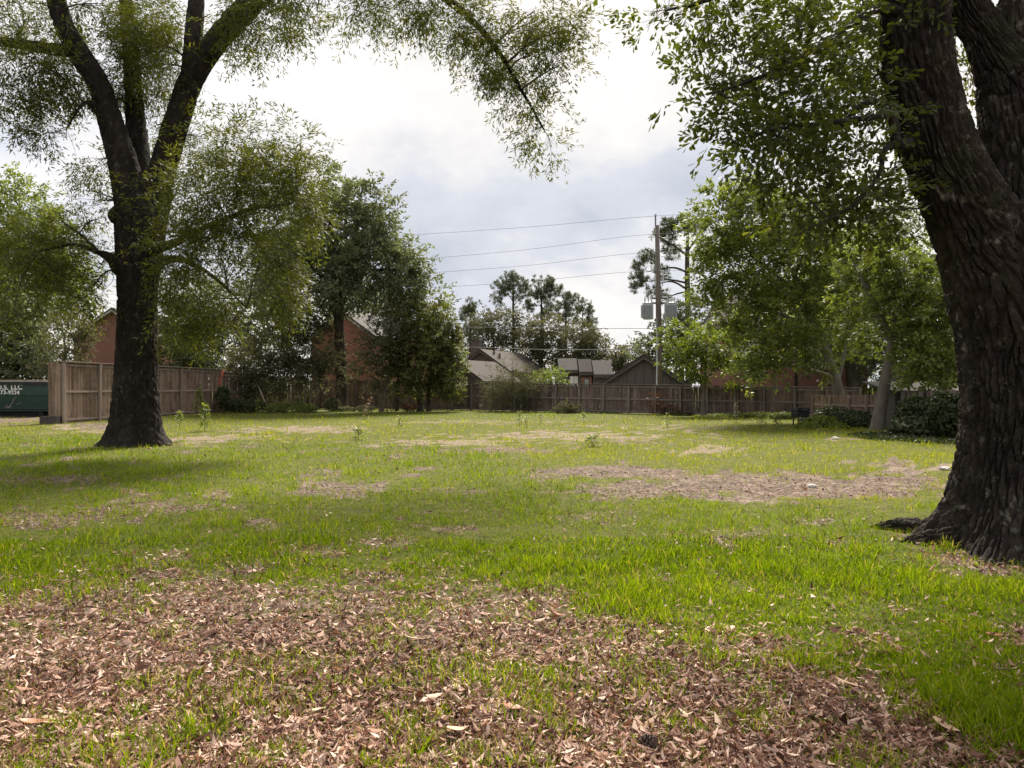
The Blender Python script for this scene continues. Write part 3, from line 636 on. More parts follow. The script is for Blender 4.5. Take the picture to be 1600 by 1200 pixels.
def left_oak():
    D = 18.8; base = G(213, 694.5); ox = np.array([W(213, 0, D)[0], D, 0.0])
    pass
    root = empty('willow_oak', ox); tag(root, 'large willow oak on the open lawn, narrow leaves, trunk dividing into three stems', 'tree')
    nodes = []
    def limb(pts, k, n, amp, fl=0, seed=0, add=True):
        g = Geo(); c, rr = path_px(pts); p, rd = bark_limb(g, c-ox, rr, k, n, amp, 15, 2.2, seed, fl, 5)
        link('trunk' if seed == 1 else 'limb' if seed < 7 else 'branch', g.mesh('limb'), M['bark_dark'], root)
        if add: nodes.extend(np.append(q+ox, w) for q, w in zip(p, rd))
    limb([(213, 705, D, .56), (212, 640, D, .57), (213, 560, D, .51), (214, 480, D, .48), (216, 420, D, .53), (218, 365, D, .60), (219, 310, D, .61), (220, 275, D, .46)], 130, 200, 0.055, 0.42, 1, False)
    limb([(212, 370, D, .44), (203, 310, D-.1, .41), (190, 250, D-.2, .37), (172, 190, D-.3, .31), (152, 130, D-.4, .28), (122, 82, D-.5, .27), (97, 35, D-.6, .24), (78, -30, D-.7, .2), (50, -130, D-1, .14)], 56, 150, 0.04, 0, 2)
    limb([(140, 100, D-.4, .2), (110, 80, D-.6, .17), (70, 74, D-.8, .15), (20, 66, D-1, .13), (-60, 55, D-1.2, .1)], 24, 50, 0.02, 0, 3)
    limb([(216, 340, D, .4), (216, 260, D+.3, .3), (210, 180, D+.5, .25), (203, 90, D+.7, .2), (195, 0, D+.8, .17), (185, -120, D+1, .12)], 36, 100, 0.03, 0, 4)
    limb([(228, 370, D, .45), (243, 310, D, .38), (256, 255, D+.1, .33), (275, 190, D+.1, .32), (297, 125, D, .31), (330, 72, D-.2, .29), (375, 20, D-.5, .29), (425, -25, D-1, .25), (520, -60, D-1.7, .2), (610, -55, D-2.2, .15), (690, -10, D-2.6, .095), (765, 60, D-2.8, .06), (815, 140, D-2.9, .035), (852, 205, D-2.9, .012)], 56, 230, 0.04, 0, 5)
    limb([(296, 125, D, .26), (301, 60, D+.1, .24), (305, 0, D+.2, .21), (310, -100, D+.4, .15)], 36, 70, 0.03, 0, 6)
    limb([(205, 425, D-.1, .3), (188, 418, D-.3, .24), (174, 404, D-.5, .15), (150, 393, D-.8, .07), (115, 382, D-1.1, .045), (60, 392, D-1.5, .02)], 26, 50, 0.02, 0, 7)
    limb([(180, 410, D-.45, .08), (158, 398, D-.6, .05), (130, 370, D-.9, .035), (95, 345, D-1, .015)], 10, 24, 0, 0, 8)
    limb([(192, 345, D-.2, .2), (176, 336, D-.5, .14), (182, 318, D-.6, .02)], 16, 24, 0.01, 0, 12, False)
    limb([(235, 390, D-.2, .2), (275, 378, D-.7, .1), (330, 350, D-1.2, .07), (400, 325, D-1.6, .045), (455, 318, D-1.9, .015)], 14, 40, 0.01, 0, 9)
    limb([(240, 410, D-.2, .18), (280, 405, D-.8, .08), (330, 430, D-1.3, .05), (385, 480, D-1.6, .02)], 12, 36, 0.01, 0, 10)
    limb([(170, 190, D-.3, .2), (150, 170, D-.6, .12), (130, 160, D-.9, .05), (105, 195, D-1.2, .02)], 12, 26, 0.01, 0, 11)
    B = [(212, 40, 55, 70, 19.4, .9, 2.2), (214, 110, 45, 55, 19.3, .8, 2.0), (220, 175, 36, 45, 19.2, .6, 1.5), (205, 60, 30, 50, 17.8, .5, .9), (250, 100, 40, 70, 18.6, 1, 1.3), (150, 5, 55, 30, 18.4, 1, 1.3), (275, 345, 26, 46, 17.5, .3, .6),
         (70, 105, 95, 55, 17.5, 1.4, 1.3), (30, 25, 90, 50, 18, 1.6, 1.4), (15, 150, 50, 50, 17, 1, 1.0), (130, 130, 40, 40, 18, 1, 1.2), (105, 215, 40, 42, 17.4, .7, .75), (150, 250, 20, 50, 18.6, .6, .8), (150, 310, 35, 35, 18, .6, .5),
         (375, 245, 95, 65, 17, 1.2, .95), (330, 310, 75, 75, 17, 1.1, 1.15), (410, 330, 90, 75, 16.8, 1.2, 1.2), (350, 420, 80, 70, 16.7, .9, 1.25), (300, 480, 52, 52, 16.8, .7, 1.1), (405, 450, 52, 55, 16.6, .8, 1.1), (450, 235, 60, 28, 16.8, .7, .8), (315, 215, 40, 40, 19.0, .7, 1.0), (430, 400, 50, 50, 16.6, 1, 1.2), (370, 520, 60, 30, 16.6, .6, .8), (470, 290, 35, 35, 16.8, .6, .8), (290, 390, 45, 60, 17.2, .7, 1.2),
         (110, 385, 65, 45, 17.5, .9, 1.2), (45, 400, 60, 50, 17.2, 1, 1.3), (25, 450, 50, 38, 17, .8, 1.1), (85, 445, 55, 38, 17.2, .8, 1.1), (150, 340, 35, 30, 18, .5, .6), (135, 450, 30, 40, 17.8, .5, .5), (20, 500, 40, 14, 16.8, .5, .5),
         (395, 35, 55, 50, 17.6, 1, 1.5), (440, 30, 50, 35, 17, .9, 1.3), (490, 15, 45, 32, 16.6, .8, 1.1), (560, 8, 50, 25, 16.4, .8, 1.2), (610, 15, 35, 40, 16.2, .7, 1.1), (640, -5, 40, 30, 16, .8, 1.1),
         (710, 15, 50, 40, 16, .8, 1.2), (770, 25, 50, 35, 16, .8, 1.2), (835, 20, 45, 32, 15.9, .8, 1.3), (880, 45, 32, 30, 15.8, .6, 1.2), (765, 75, 50, 32, 16, .6, 1.1), (830, 85, 50, 32, 15.9, .6, 1.1), (875, 105, 28, 30, 15.9, .5, 1.1), (820, 145, 38, 34, 15.9, .5, 1.1), (850, 195, 26, 30, 15.9, .4, 1.2), (862, 228, 14, 16, 15.9, .3, 1.3), (700, 62, 28, 26, 16, .5, .9)]
    L1, cents = crown_geo(B, 5, 0.135, 0.030, m=24, slen=0.66, droop=0.5, k=1.45, gap=0.52, gapsc=0.95, up=-0.15)
    top = [(60, -130, 180, 70, 17.5, 2.2, .2), (300, -150, 160, 60, 18.5, 2.0, .15), (560, -110, 80, 30, 16.5, 1.2, .15)]
    L2, c2 = crown_geo(top, 6, 0.16, 0.05, m=20, slen=0.8, k=0.17, gap=0.4)
    L = tuple(np.concatenate([a, b]) for a, b in zip(L1, L2)); print('left oak leaves', len(L[0]))
    bg = Geo(); twig_geo(bg, cents, nodes, 5, 0.02, 16, 5, 0.9); bg.V = [v-ox for v in bg.V]
    link('branches', bg.mesh('branches'), M['bark'], root)['kind'] = 'stuff'
    cr = link('crown', leaf_mesh('crown', (L[0]-ox,)+L[1:]), M['leaf_willow'], root); cr['kind'] = 'stuff'

def right_oak():
    D = 6.7; ox = np.array([W(1600, 0, D)[0], D, 0.0]); pass
    root = empty('oak', ox); tag(root, 'massive furrowed oak standing close by with forked trunk and spreading surface roots', 'tree')
    nodes = []; FACE = math.radians(226)
    def limb(pts, k, n, amp, fl=0, seed=0, add=True, hf=21, vf=2.3):
        g = Geo(); c, rr = path_px(pts); p, rd = bark_limb(g, c-ox, rr, k, n, amp, hf, vf, seed, fl, 6, face=FACE)
        link('trunk' if seed == 21 else 'limb' if seed < 25 else 'branch', g.mesh('limb'), M['bark_near'], root)
        if add: nodes.extend(np.append(q+ox, w) for q, w in zip(p, rd))
    limb([(1600, 880, D, .58), (1602, 780, D, .54), (1604, 680, D, .515), (1604, 600, D, .515), (1602, 520, D, .55), (1598, 450, D, .63), (1592, 390, D, .62), (1582, 330, D, .48)], 280, 340, 0.07, 0.5, 21, False)
    limb([(1598, 520, D-.05, .46), (1572, 440, D-.1, .47), (1536, 370, D-.1, .39), (1494, 290, D-.15, .32), (1457, 200, D-.2, .295), (1436, 100, D-.25, .29), (1430, 0, D-.3, .28), (1425, -200, D-.4, .25)], 170, 250, 0.06, 0, 22)
    limb([(1610, 500, D+.1, .50), (1614, 400, D+.15, .44), (1610, 310, D+.2, .40), (1600, 210, D+.25, .37), (1586, 130, D+.3, .32), (1546, 60, D+.35, .19), (1512, 0, D+.4, .18), (1470, -140, D+.5, .14)], 120, 190, 0.055, 0, 23)
    limb([(1585, 170, D+.3, .28), (1597, 90, D+.3, .24), (1603, 0, D+.3, .22), (1640, -160, D+.3, .17)], 70, 90, 0.035, 0, 24)
    # low branches
    limb([(1420, 225, D-.5, .06), (1402, 222, D-.55, .05), (1398, 190, D-.6, .04), (1380, 160, D-.65, .032), (1345, 165, D-.7, .025), (1300, 215, D-.75, .015)], 12, 40, .006, 0, 25)
    limb([(1402, 224, D-.55, .04), (1382, 235, D-.7, .025), (1375, 270, D-.8, .02), (1340, 315, D-.9, .016), (1290, 345, D-1, .01), (1255, 360, D-1.1, .005)], 10, 40, 0, 0, 26)
    limb([(1440, 40, D-.3, .06), (1380, 10, D-.5, .04), (1300, 60, D-.7, .03), (1210, 110, D-.8, .02), (1130, 140, D-1, .012)], 12, 50, .008, 0, 27)
    limb([(1435, -60, D-.3, .08), (1360, -90, D-.5, .06), (1240, -60, D-.5, .04), (1130, -10, D-.4, .022), (1040, 15, D, .012)], 12, 50, .008, 0, 28)
    limb([(1385, 180, D-.65, .03), (1300, 190, D-.8, .02), (1220, 200, D-.9, .014), (1160, 215, D-.95, .006)], 8, 30, 0, 0, 29)
    # surface roots
    def root_(pts, k, n, seed):
        g = Geo(); P = np.array([[p[0], p[1], p[2]] for p in pts])-ox; bark_limb(g, P, np.array([p[3] for p in pts]), k, n, 0.06, 19, 3.0, seed, 0); link('root', g.mesh('root'), M['bark_near'], root)
    root_([(4.88, 6.65, .45, .30), (4.55, 6.95, .18, .19), (4.3, 7.2, .07, .12), (4.08, 7.45, .03, .085), (3.85, 7.68, -.05, .035)], 60, 90, 31)
    root_([(4.88, 6.55, .42, .32), (4.48, 6.62, .17, .21), (4.2, 6.70, .07, .14), (3.98, 6.80, .02, .09), (3.74, 6.88, -.06, .04)], 60, 90, 32)
    root_([(4.92, 6.5, .38, .33), (4.6, 6.28, .15, .22), (4.4, 6.12, .03, .13), (4.25, 6.02, -.06, .06)], 60, 80, 33)
    root_([(4.9, 6.5, .38, .34), (4.85, 6.05, .14, .25), (4.8, 5.8, .0, .15), (4.78, 5.62, -.08, .06)], 60, 80, 34)
    B = [(1330, 55, 90, 70, 6.6, .8, 1.5), (1240, 40, 85, 50, 6.2, .8, 1.45), (1150, 20, 80, 35, 6.6, .7, 1.4), (1050, 15, 45, 28, 7.2, .5, 1.4), (1105, 70, 35, 25, 6.4, .4, .8), (1165, 95, 50, 40, 6, .5, 1.2), (1110, 155, 55, 25, 5.9, .4, .9), (1150, 185, 40, 22, 5.9, .4, .9), (1190, 155, 50, 40, 5.9, .4, 1.1),
         (1240, 130, 60, 55, 6, .6, 1.35), (1290, 160, 65, 60, 6.1, .7, 1.4), (1345, 130, 45, 70, 6.8, .8, 1.4), (1230, 215, 65, 40, 5.9, .5, 1.2), (1180, 220, 50, 25, 5.8, .4, 1.0), (1290, 245, 60, 45, 6, .6, 1.3), (1330, 240, 45, 60, 6.6, .7, 1.2), (1330, 310, 75, 45, 6.4, .6, 1.35), (1270, 300, 55, 40, 6, .5, 1.15), (1345, 345, 50, 35, 6.8, .5, 1.3), (1230, 275, 45, 30, 5.9, .4, .9), (1400, 90, 30, 90, 7.6, .6, 1.2), (1300, 355, 55, 25, 6.1, .3, .9),
         (1385, 60, 50, 70, 7.6, .8, 1.3), (1515, 130, 40, 130, 8.4, .6, .9), (1560, 60, 40, 60, 8.2, .6, .9), (1385, 300, 35, 50, 8.0, .5, 1.2), (1535, 250, 20, 60, 8.6, .4, .8)]
    L1, cents = crown_geo(B, 15, 0.080, 0.040, m=15, slen=0.34, droop=0.25, k=0.43, gap=0.47, gapsc=3.0, up=0.0)
    top = [(1300, -120, 220, 80, 6.5, 1.6, .4), (1120, -90, 160, 50, 7, 1.2, .4), (1550, -180, 160, 100, 6.8, 1.6, .3)]
    L2, c2 = crown_geo(top, 16, 0.10, 0.06, m=14, slen=0.4, k=0.1, gap=0.4)
    L = tuple(np.concatenate([a, b]) for a, b in zip(L1, L2)); print('right oak leaves', len(L[0]))
    bg = Geo(); twig_geo(bg, cents, nodes, 15, 0.012, 26, 5, 0.45); bg.V = [v-ox for v in bg.V]
    link('branches', bg.mesh('branches'), M['bark'], root)['kind'] = 'stuff'
    # the 300 leaves that show largest are pieces of their own
    d = np.linalg.norm(L[0]-np.array([0, 0, CAMH]), axis=1); u = CX+F*L[0][:, 0]/L[0][:, 1]; v = HY-F*(L[0][:, 2]-CAMH)/L[0][:, 1]
    sil = np.abs(L[2][:, 1]); score = L[3]/d*(0.35+sil)*((u > 0) & (u < 1600) & (v > 0) & (v < 1200))
    big = np.argsort(-score)[:300]; rest = np.ones(len(d), bool); rest[big] = False
    crown = link('crown', leaf_mesh('crown', (L[0][rest]-ox,)+tuple(a[rest] for a in L[1:]), True), M['leaf_near'], root); crown['kind'] = 'stuff'
    one = []
    for t in (0.2, 0.4, 0.6, 0.8):
        one.append(leaf_mesh('leaf', (np.zeros((1, 3)), np.array([[1., 0, 0]]), np.array([[0, 0, 1.]]), np.array([1.]), np.array([0.5]), np.array([t])), True)); one[-1].materials.append(M['leaf_near'])
    for i in big:
        A, N_ = L[1][i], L[2][i]; S = np.cross(N_, A); o = bpy.data.objects.new('leaf', one[min(3, int(L[5][i]*4))]); COL.objects.link(o); o.parent = crown
        mt = Matrix.Identity(4)
        for r_ in range(3): mt[r_][0], mt[r_][1], mt[r_][2], mt[r_][3] = A[r_]*L[3][i], S[r_]*L[4][i]*2, N_[r_]*L[4][i]*2, (L[0][i]-ox)[r_]
        o.matrix_local = mt

# ------------------------------------------------------------------ fences
def fence(label, pts, plank, rail, pw=0.14, post_gap=1.6, top_cap=True, rails=(0.12, 0.55, 0.93), group=None, lean=0.0, cat='fence', rail_front=True, jit=0.012):
    """pts: [(x, y, height)]; posts and rails on the camera side"""
    root = empty('timber_fence', (pts[0][0], pts[0][1], 0)); tag(root, label, cat, group); o0 = np.array([pts[0][0], pts[0][1], 0])
    pm = []
    for i in range(5):
        mb = MB(); w = pw*0.955; h2 = 0.5; b = random.uniform(-.012, .012)
        P = [(-w/2, -.009, 0), (w/2, -.009, 0), (w/2, .009, 0), (-w/2, .009, 0), (-w/2+b, -.009+b, .5), (w/2+b, -.009+b*.6, .5), (w/2+b, .009+b*.6, .5), (-w/2+b, .009+b, .5),
             (-w/2, -.009, 1), (w/2, -.009, 1+random.uniform(-.008, .008)), (w/2, .009, 1), (-w/2, .009, 1)]
        mb.add(P, [(3, 2, 1, 0), (0, 1, 5, 4), (1, 2, 6, 5), (2, 3, 7, 6), (3, 0, 4, 7), (4, 5, 9, 8), (5, 6, 10, 9), (6, 7, 11, 10), (7, 4, 8, 11), (8, 9, 10, 11)])
        me = mb.mesh('plank'); me.materials.append(plank); pm.append(me)
    pom = MB().box((0, 0, .5), (.095, .095, 1)).mesh('post'); pom.materials.append(rail)
    n_pl = 0
    for (x0, y0, h0), (x1, y1, h1) in zip(pts[:-1], pts[1:]):
        a = np.array([x0, y0]); b = np.array([x1, y1]); Ls = np.linalg.norm(b-a); t = (b-a)/Ls; nr = np.array([t[1], -t[0]])
        if np.dot(nr, -a) < 0: nr = -nr
        if not rail_front: nr = -nr
        ang = math.atan2(t[1], t[0]); n = int(Ls/pw)
        for i in range(n):
            s = (i+.5)/n; p = a+(b-a)*s; h = h0+(h1-h0)*s
            o = bpy.data.objects.new('plank', random.choice(pm)); COL.objects.link(o); o.parent = root
            j = random.uniform(-jit/2, jit/2)
            o.location = (p[0]-o0[0]+nr[0]*j, p[1]-o0[1]+nr[1]*j, 0.03); o.rotation_euler = (random.gauss(0, .007)+lean, random.gauss(0, .009), ang); o.scale = (Ls/n/pw, 1, h-0.03-random.uniform(0, .03)-(random.uniform(0, .12) if random.random() < .07 else 0)); n_pl += 1
        m = max(1, round(Ls/post_gap))
        for i in range(m+1):
            s = i/m; p = a+(b-a)*s+nr*0.115; h = h0+(h1-h0)*s
            o = bpy.data.objects.new('post', pom); COL.objects.link(o); o.parent = root
            o.location = (p[0]-o0[0], p[1]-o0[1], -0.12); o.rotation_euler = (random.gauss(0, .008), random.gauss(0, .008), ang); o.scale = (1, 1, h+0.09)
        for q in rails:
            c0 = a+nr*0.038; mb = MB(); k = max(2, int(Ls/2))
            for i in range(k):
                s0, s1 = i/k+.002, (i+1)/k-.002; p0, p1 = a+(b-a)*s0+nr*.041, a+(b-a)*s1+nr*.041; z0, z1 = (h0+(h1-h0)*s0)*q, (h0+(h1-h0)*s1)*q
                V = []
                for (p, z) in ((p0, z0), (p1, z1)):
                    for (dn, dz) in ((-.02, -.045), (.02, -.045), (.02, .045), (-.02, .045)): V.append((p[0]+nr[0]*dn-o0[0], p[1]+nr[1]*dn-o0[1], z+dz+random.gauss(0, .003)))
                mb.add(V, [(0, 1, 2, 3), (7, 6, 5, 4), (0, 4, 5, 1), (1, 5, 6, 2), (2, 6, 7, 3), (3, 7, 4, 0)])
            mb.build('rail', rail, root)
        if top_cap:
            mb = MB(); V = []
            for (p, h) in ((a-t*.05, h0), (b+t*.05, h1)):
                for (dn, dz) in ((-.06, .004), (.18, .004), (.18, .044), (-.06, .044)): V.append((p[0]+nr[0]*dn-o0[0], p[1]+nr[1]*dn-o0[1], h+dz))
            mb.add(V, [(0, 1, 2, 3), (7, 6, 5, 4), (0, 4, 5, 1), (1, 5, 6, 2), (2, 6, 7, 3), (3, 7, 4, 0)]); mb.build('cap_rail', rail, root)
    print('planks', n_pl); return root

def up(u, D): return ((u-CX)/F*D, D)
def build_fences():
    P0 = up(97, 30.0); P1 = up(343, 43.4); Q0 = up(470, 52.0); Q1 = up(708, 49.5); Q2 = up(1345, 35.0)
    fence('tall brown plank fence with cap rail receding behind the willow oak', [(*P0, 2.63), (*P1, 2.66)], M['plank'], M['rail'], post_gap=2.3, rails=(0.06, 0.52, 0.95))
    e = fence('short brown fence panel turning the corner beside the green dumpster', [(P0[0]-.05, P0[1]+.03, 2.63), (P0[0]-.68, P0[1]+.16, 2.63)], M['plank'], M['rail'], post_gap=.9, rails=(0.16, 0.9), rail_front=False, top_cap=False)
    fence('dark brown fence running from the red ribbon back into the shrubs', [(P1[0]-.03, P1[1]+.1, 2.5), (*Q0, 2.25)], M['plank'], M['rail'], post_gap=2.0, rails=(0.1, 0.52, 0.94))
    fence('shaded plank fence below the red brick gable, behind the trees', [(Q0[0]+.1, Q0[1], 2.12), (Q1[0]-.1, Q1[1], 2.0)], M['plank'], M['rail_grey'], post_gap=1.5)
    fence('long grey weathered fence across the back of the lot', [(*Q1, 1.92), (*up(1025, 41.3), 1.70), (*Q2, 1.5)], M['plank_grey'], M['rail_grey'], post_gap=1.6, rails=(0.07, 0.5, 0.93))
    fence('low sagging brown fence behind the leaning tree trunks', [(*up(1273, 34), 1.2), (*up(1330, 30.3), 1.22), (*up(1390, 26.8), 1.34)], M['plank'], M['rail'], post_gap=1.7, top_cap=False, rails=(0.22, 0.62), jit=.02)
    fence('grey picket fence behind the ivy mound by the big oak', [(*up(1391, 26.7), 1.36), (*up(1445, 23.4), 1.44), (*up(1560, 19.0), 1.5), (*up(1900, 12.5), 1.55)], M['plank_grey'], M['rail_grey'], post_gap=2.0, top_cap=False, rails=(0.25, 0.7), jit=.02)
    b = MB().box((0, 0, .17), (.75, .3, .34)).build('timber_block', M['concrete'], loc=(P0[0]-.40, P0[1]-.12, -.02)); tag(b, 'dark block at the foot of the short corner fence panel', 'block')
    # ribbon on the corner post
    px, py = P1[0]+.30, P1[1]-.12
    rb = empty('ribbon', (px, py, 2.6)); tag(rb, 'red plastic ribbon tied to the fence corner post', 'ribbon')
    pts = [(0, 0, .02), (-.06, -.03, -.25), (-.16, -.02, -.5), (-.22, -.03, -.72), (-.27, -.01, -.95)]
    def strip(pts, w, name):
        C = catmull(pts, 24); mb = MB(); V = []
        for i, c in enumerate(C):
            a = .5*math.sin(i*.5); V += [(c[0]-w*math.cos(a), c[1]-w*math.sin(a), c[2]), (c[0]+w*math.cos(a), c[1]+w*math.sin(a), c[2])]
        mb.add(V, [(2*i, 2*i+1, 2*i+3, 2*i+2) for i in range(23)]); mb.build(name, M['ribbon'], rb)
    strip(pts, .035, 'tail'); strip([(-.14, -.01, .0), (-.02, -.05, .04), (.12, -.02, .02)], .05, 'knot')
    st = MB().tube([W(401, 597, 45), W(410, 618, 44.2), W(419, 640, 43.4)], [.035, .035, .035], 7).build('leaning_stick', M['rail']); tag(st, 'thin bare stick leaning against the dark fence among shrubs', 'stick')

# ------------------------------------------------------------------ houses
def house(name, label, apex_u, apex_v, D, hw, eave_drop, length, yaw, wallm, roofm, trimm, over=.3, base_z=0.0, extra=None, cat='house', slab=.14):
    A = W(apex_u, apex_v, D); root = empty(name, (A[0], A[1], 0), yaw); tag(root, label, cat)
    az = A[2]; ez = az-eave_drop
    MB().prism([(-hw, base_z), (hw, base_z), (hw, ez), (0, az), (-hw, ez)], 0, length).build('wall', wallm, root)
    rf = empty('roof', (0, 0, 0)); 
    mb = MB(); sl = eave_drop/hw; ov = over
    for s in (-1, 1):
        prof = [(s*0.0, az+.02), (s*(hw+ov), ez-sl*ov+.02), (s*(hw+ov), ez-sl*ov+slab+.02), (s*0.0, az+slab*1.15+.02)]
        if s < 0: prof = prof[::-1]
        mb.prism(prof, -ov, length+ov)
    bpy.data.objects.remove(rf)
    rf = mb.build('roof', roofm, root)
    tb = MB()
    for s in (-1, 1):
        prof = [(s*0.0, az-.2), (s*(hw+ov), ez-sl*ov-.2), (s*(hw+ov), ez-sl*ov+.0), (s*0.0, az+.0)]
        if s < 0: prof = prof[::-1]
        MB().prism(prof, -ov-.03, -ov+.03).build('bargeboard', trimm, root)
    if extra: extra(root, rf, az, ez)
    return root
def build_houses():
    def ex_left(root, rf, az, ez): pass
    house('brick_house', 'red brick gable rising above the brown fence beside the willow oak trunk', 177, 484, 60, 3.6, 2.25, 8, math.radians(-5), M['brick2'], M['roof_grey'], M['trim_pale'])
    def ex_b(root, rf, az, ez):
        for (x, y) in ((1.2, 2.2), (1.9, 2.7)):
            MB().tube([(x, y, az-.66*x-.1), (x, y, az-.66*x+.55)], .11, 8).lathe((x, y, az-.66*x+.55), [(.17, 0), (.17, .1), (.05, .16)], 10).build('vent', M['dark_steel'], rf)
    house('brick_house', 'red brick house with grey roof behind the bare trunk in the shrubs', 535, 487, 60, 3.3, 2.15, 12, math.radians(-24), M['brick'], M['roof_grey'], M['trim_pale'], extra=ex_b)
    def ex_c(root, rf, az, ez):
        pass
    house('garage', 'low building with brown shingle roof behind the round shrub', 714, 565, 57, 2.4, 1.55, 6.0, math.radians(-28), M['siding'], M['roof'], M['trim'], extra=ex_c, cat='building')
    def ex_d(root, rf, az, ez):
        c = MB().box((-1.2, 1.2, az-.2), (.95, .8, 2.6)).build('chimney', M['siding'], rf); MB().box((-1.2, 1.2, az+1.13), (1.08, .92, .10)).build('chimney_cap', M['trim'], rf)
        for x in (.7, 1.35): MB().tube([(x, 1.5, az-.5*x), (x, 1.5, az-.5*x+.45)], .12, 8).build('vent', M['dark_steel'], rf)
    house('house', 'house roof with a tall grey chimney beyond the garage', 752, 548, 72, 3.2, 2.1, 10, math.radians(-25), M['siding'], M['roof'], M['trim'], extra=ex_d)
    # townhouse row in the middle: roof slope faces the camera
    def town(label, u0, u1, v_ridge, v_eave, D, brick, win, cat='house'):
        x0, x1 = up(u0, D)[0], up(u1, D)[0]; zr = W(0, v_ridge, D)[2]; ze = W(0, v_eave-5, D)[2]; w = x1-x0
        root = empty('townhouse', ((x0+x1)/2, D, 0)); tag(root, label, cat, 'townhouses behind the grey fence')
        MB().prism([(-w/2, 0), (w/2, 0), (w/2, ze+.25), (-w/2, ze+.25)], 0.35, 6).build('wall', M['siding'], root)
        mb = MB(); V = []
        dpt = (zr-ze)/.75
        for (y, z) in ((0, ze), (dpt, zr), (2*dpt, ze)):
            for x in (-w/2, w/2):
                V += [(x, y, z), (x, y, z+.13)]
        # three profile stations
        mb.add(V, [(0, 4, 6, 2), (1, 3, 7, 5), (0, 1, 5, 4), (2, 6, 7, 3), (0, 2, 3, 1), (4, 8, 10, 6), (5, 7, 11, 9), (4, 5, 9, 8), (6, 10, 11, 7), (8, 9, 11, 10)]); mb.build('roof', M['roof_grey'] if not brick else M['roof'], root)
        MB().box((0, -.02, ze-.09), (w+.05, .06, .2)).build('fascia', M['trim'], root)
        if brick:
            bw = w*.75; MB().box((.1, .30, ze/2-.2), (bw, .12, ze-.4)).build('brick_front', M['brick'], root)
            wd = MB().box((.1, .215, ze-.95), (.5, .05, .9)).build('window', M['trim'], root); MB().box((.1, .185, ze-.95), (.4, .02, .78)).build('pane', M['glass'], wd)
        for wx in win:
            wd = MB().box((wx, .30, ze-.95), (.9, .12, 1.1)).build('window', M['trim'], root)
            for sx in (-.2, .2): MB().box((wx+sx, .225, ze-.95), (.36, .03, .95)).build('pane', M['white'], wd)
        return root
    town('grey townhouse with white window left of the narrow brick front', 873, 903, 561, 585, 66, False, [.55])
    town('townhouse with narrow red brick front and small arched window', 905, 926, 562, 588, 65.6, True, [])
    town('grey townhouse with low eaves just left of the dark gable', 928, 958, 564, 592, 65.2, False, [])
    def ex_e(root, rf, az, ez):
        for x in np.arange(-2.4, 2.5, .6):
            h = az-abs(x)*.64-.35
            if h > 1.0: MB().box((x, -.02, h/2), (.05, .04, h)).build('batten', M['trim'], root)
        MB().box((1.0, 1.0, az-.25), (.5, .5, .7)).build('vent', M['dark_steel'], rf)
    house('garage', 'dark brown gabled garage right behind the utility pole', 1006, 557, 50, 2.9, 1.9, 9, math.radians(-10.6), M['siding'], M['roof'], M['trim'], extra=ex_e, cat='building')
    # long brick wing behind the right trees
    x0, x1 = up(1140, 45)[0], up(1356, 45)[0]
    root = empty('brick_building', ((x0+x1)/2, 45, 0)); tag(root, 'long dark red brick wall half hidden by the right broadleaf trees', 'building'); w = x1-x0
    MB().prism([(-w/2, 0), (w/2, 0), (w/2, 5.4), (-w/2, 5.4)], 0, 7).build('wall', M['brick2'], root)
    MB().prism([(-w/2-.4, 5.4), (w/2+.4, 5.4), (w/2-1.5, 8.2), (-w/2+1.5, 8.2)], -.4, 7.4).build('roof', M['roof'], root)
    MB().box((-.2, -.05, 2.7), (.13, .1, 5.4)).build('downpipe', M['black'], root)
    MB().box((2.0, -.04, 1.9), (.35, .07, .22)).build('wall_box', M['trim_pale'], root); MB().box((1.2, -.04, 2.0), (.14, .08, .14)).build('wall_lamp', M['white'], root)
    wn = MB().box((-3.3, -.03, 3.9), (1.2, .1, 1.5)).build('window', M['trim_pale'], root); MB().box((-3.3, -.09, 3.9), (1.0, .02, 1.3)).build('pane', M['glass'], wn)
    # low shed roof behind the right fence
    sx, sy = up(1440, 25.5)
    root = empty('shed', (sx, sy, 0)); tag(root, 'low shed with grey shingle roof behind the picket fence', 'shed')
    MB().box((.45, .9, .7), (2.6, 1.4, 1.4)).build('wall', M['siding'], root)
    mb = MB(); mb.add([(-1.2, -.2, 1.37), (2.2, -.2, 1.37), (2.2, 1.9, 1.72), (-1.2, 1.9, 1.72), (-1.2, -.2, 1.43), (2.2, -.2, 1.43), (2.2, 1.9, 1.78), (-1.2, 1.9, 1.78)], [(3, 2, 1, 0), (4, 5, 6, 7), (0, 1, 5, 4), (1, 2, 6, 5), (2, 3, 7, 6), (3, 0, 4, 7)]); mb.build('roof', M['roof_grey'], root)

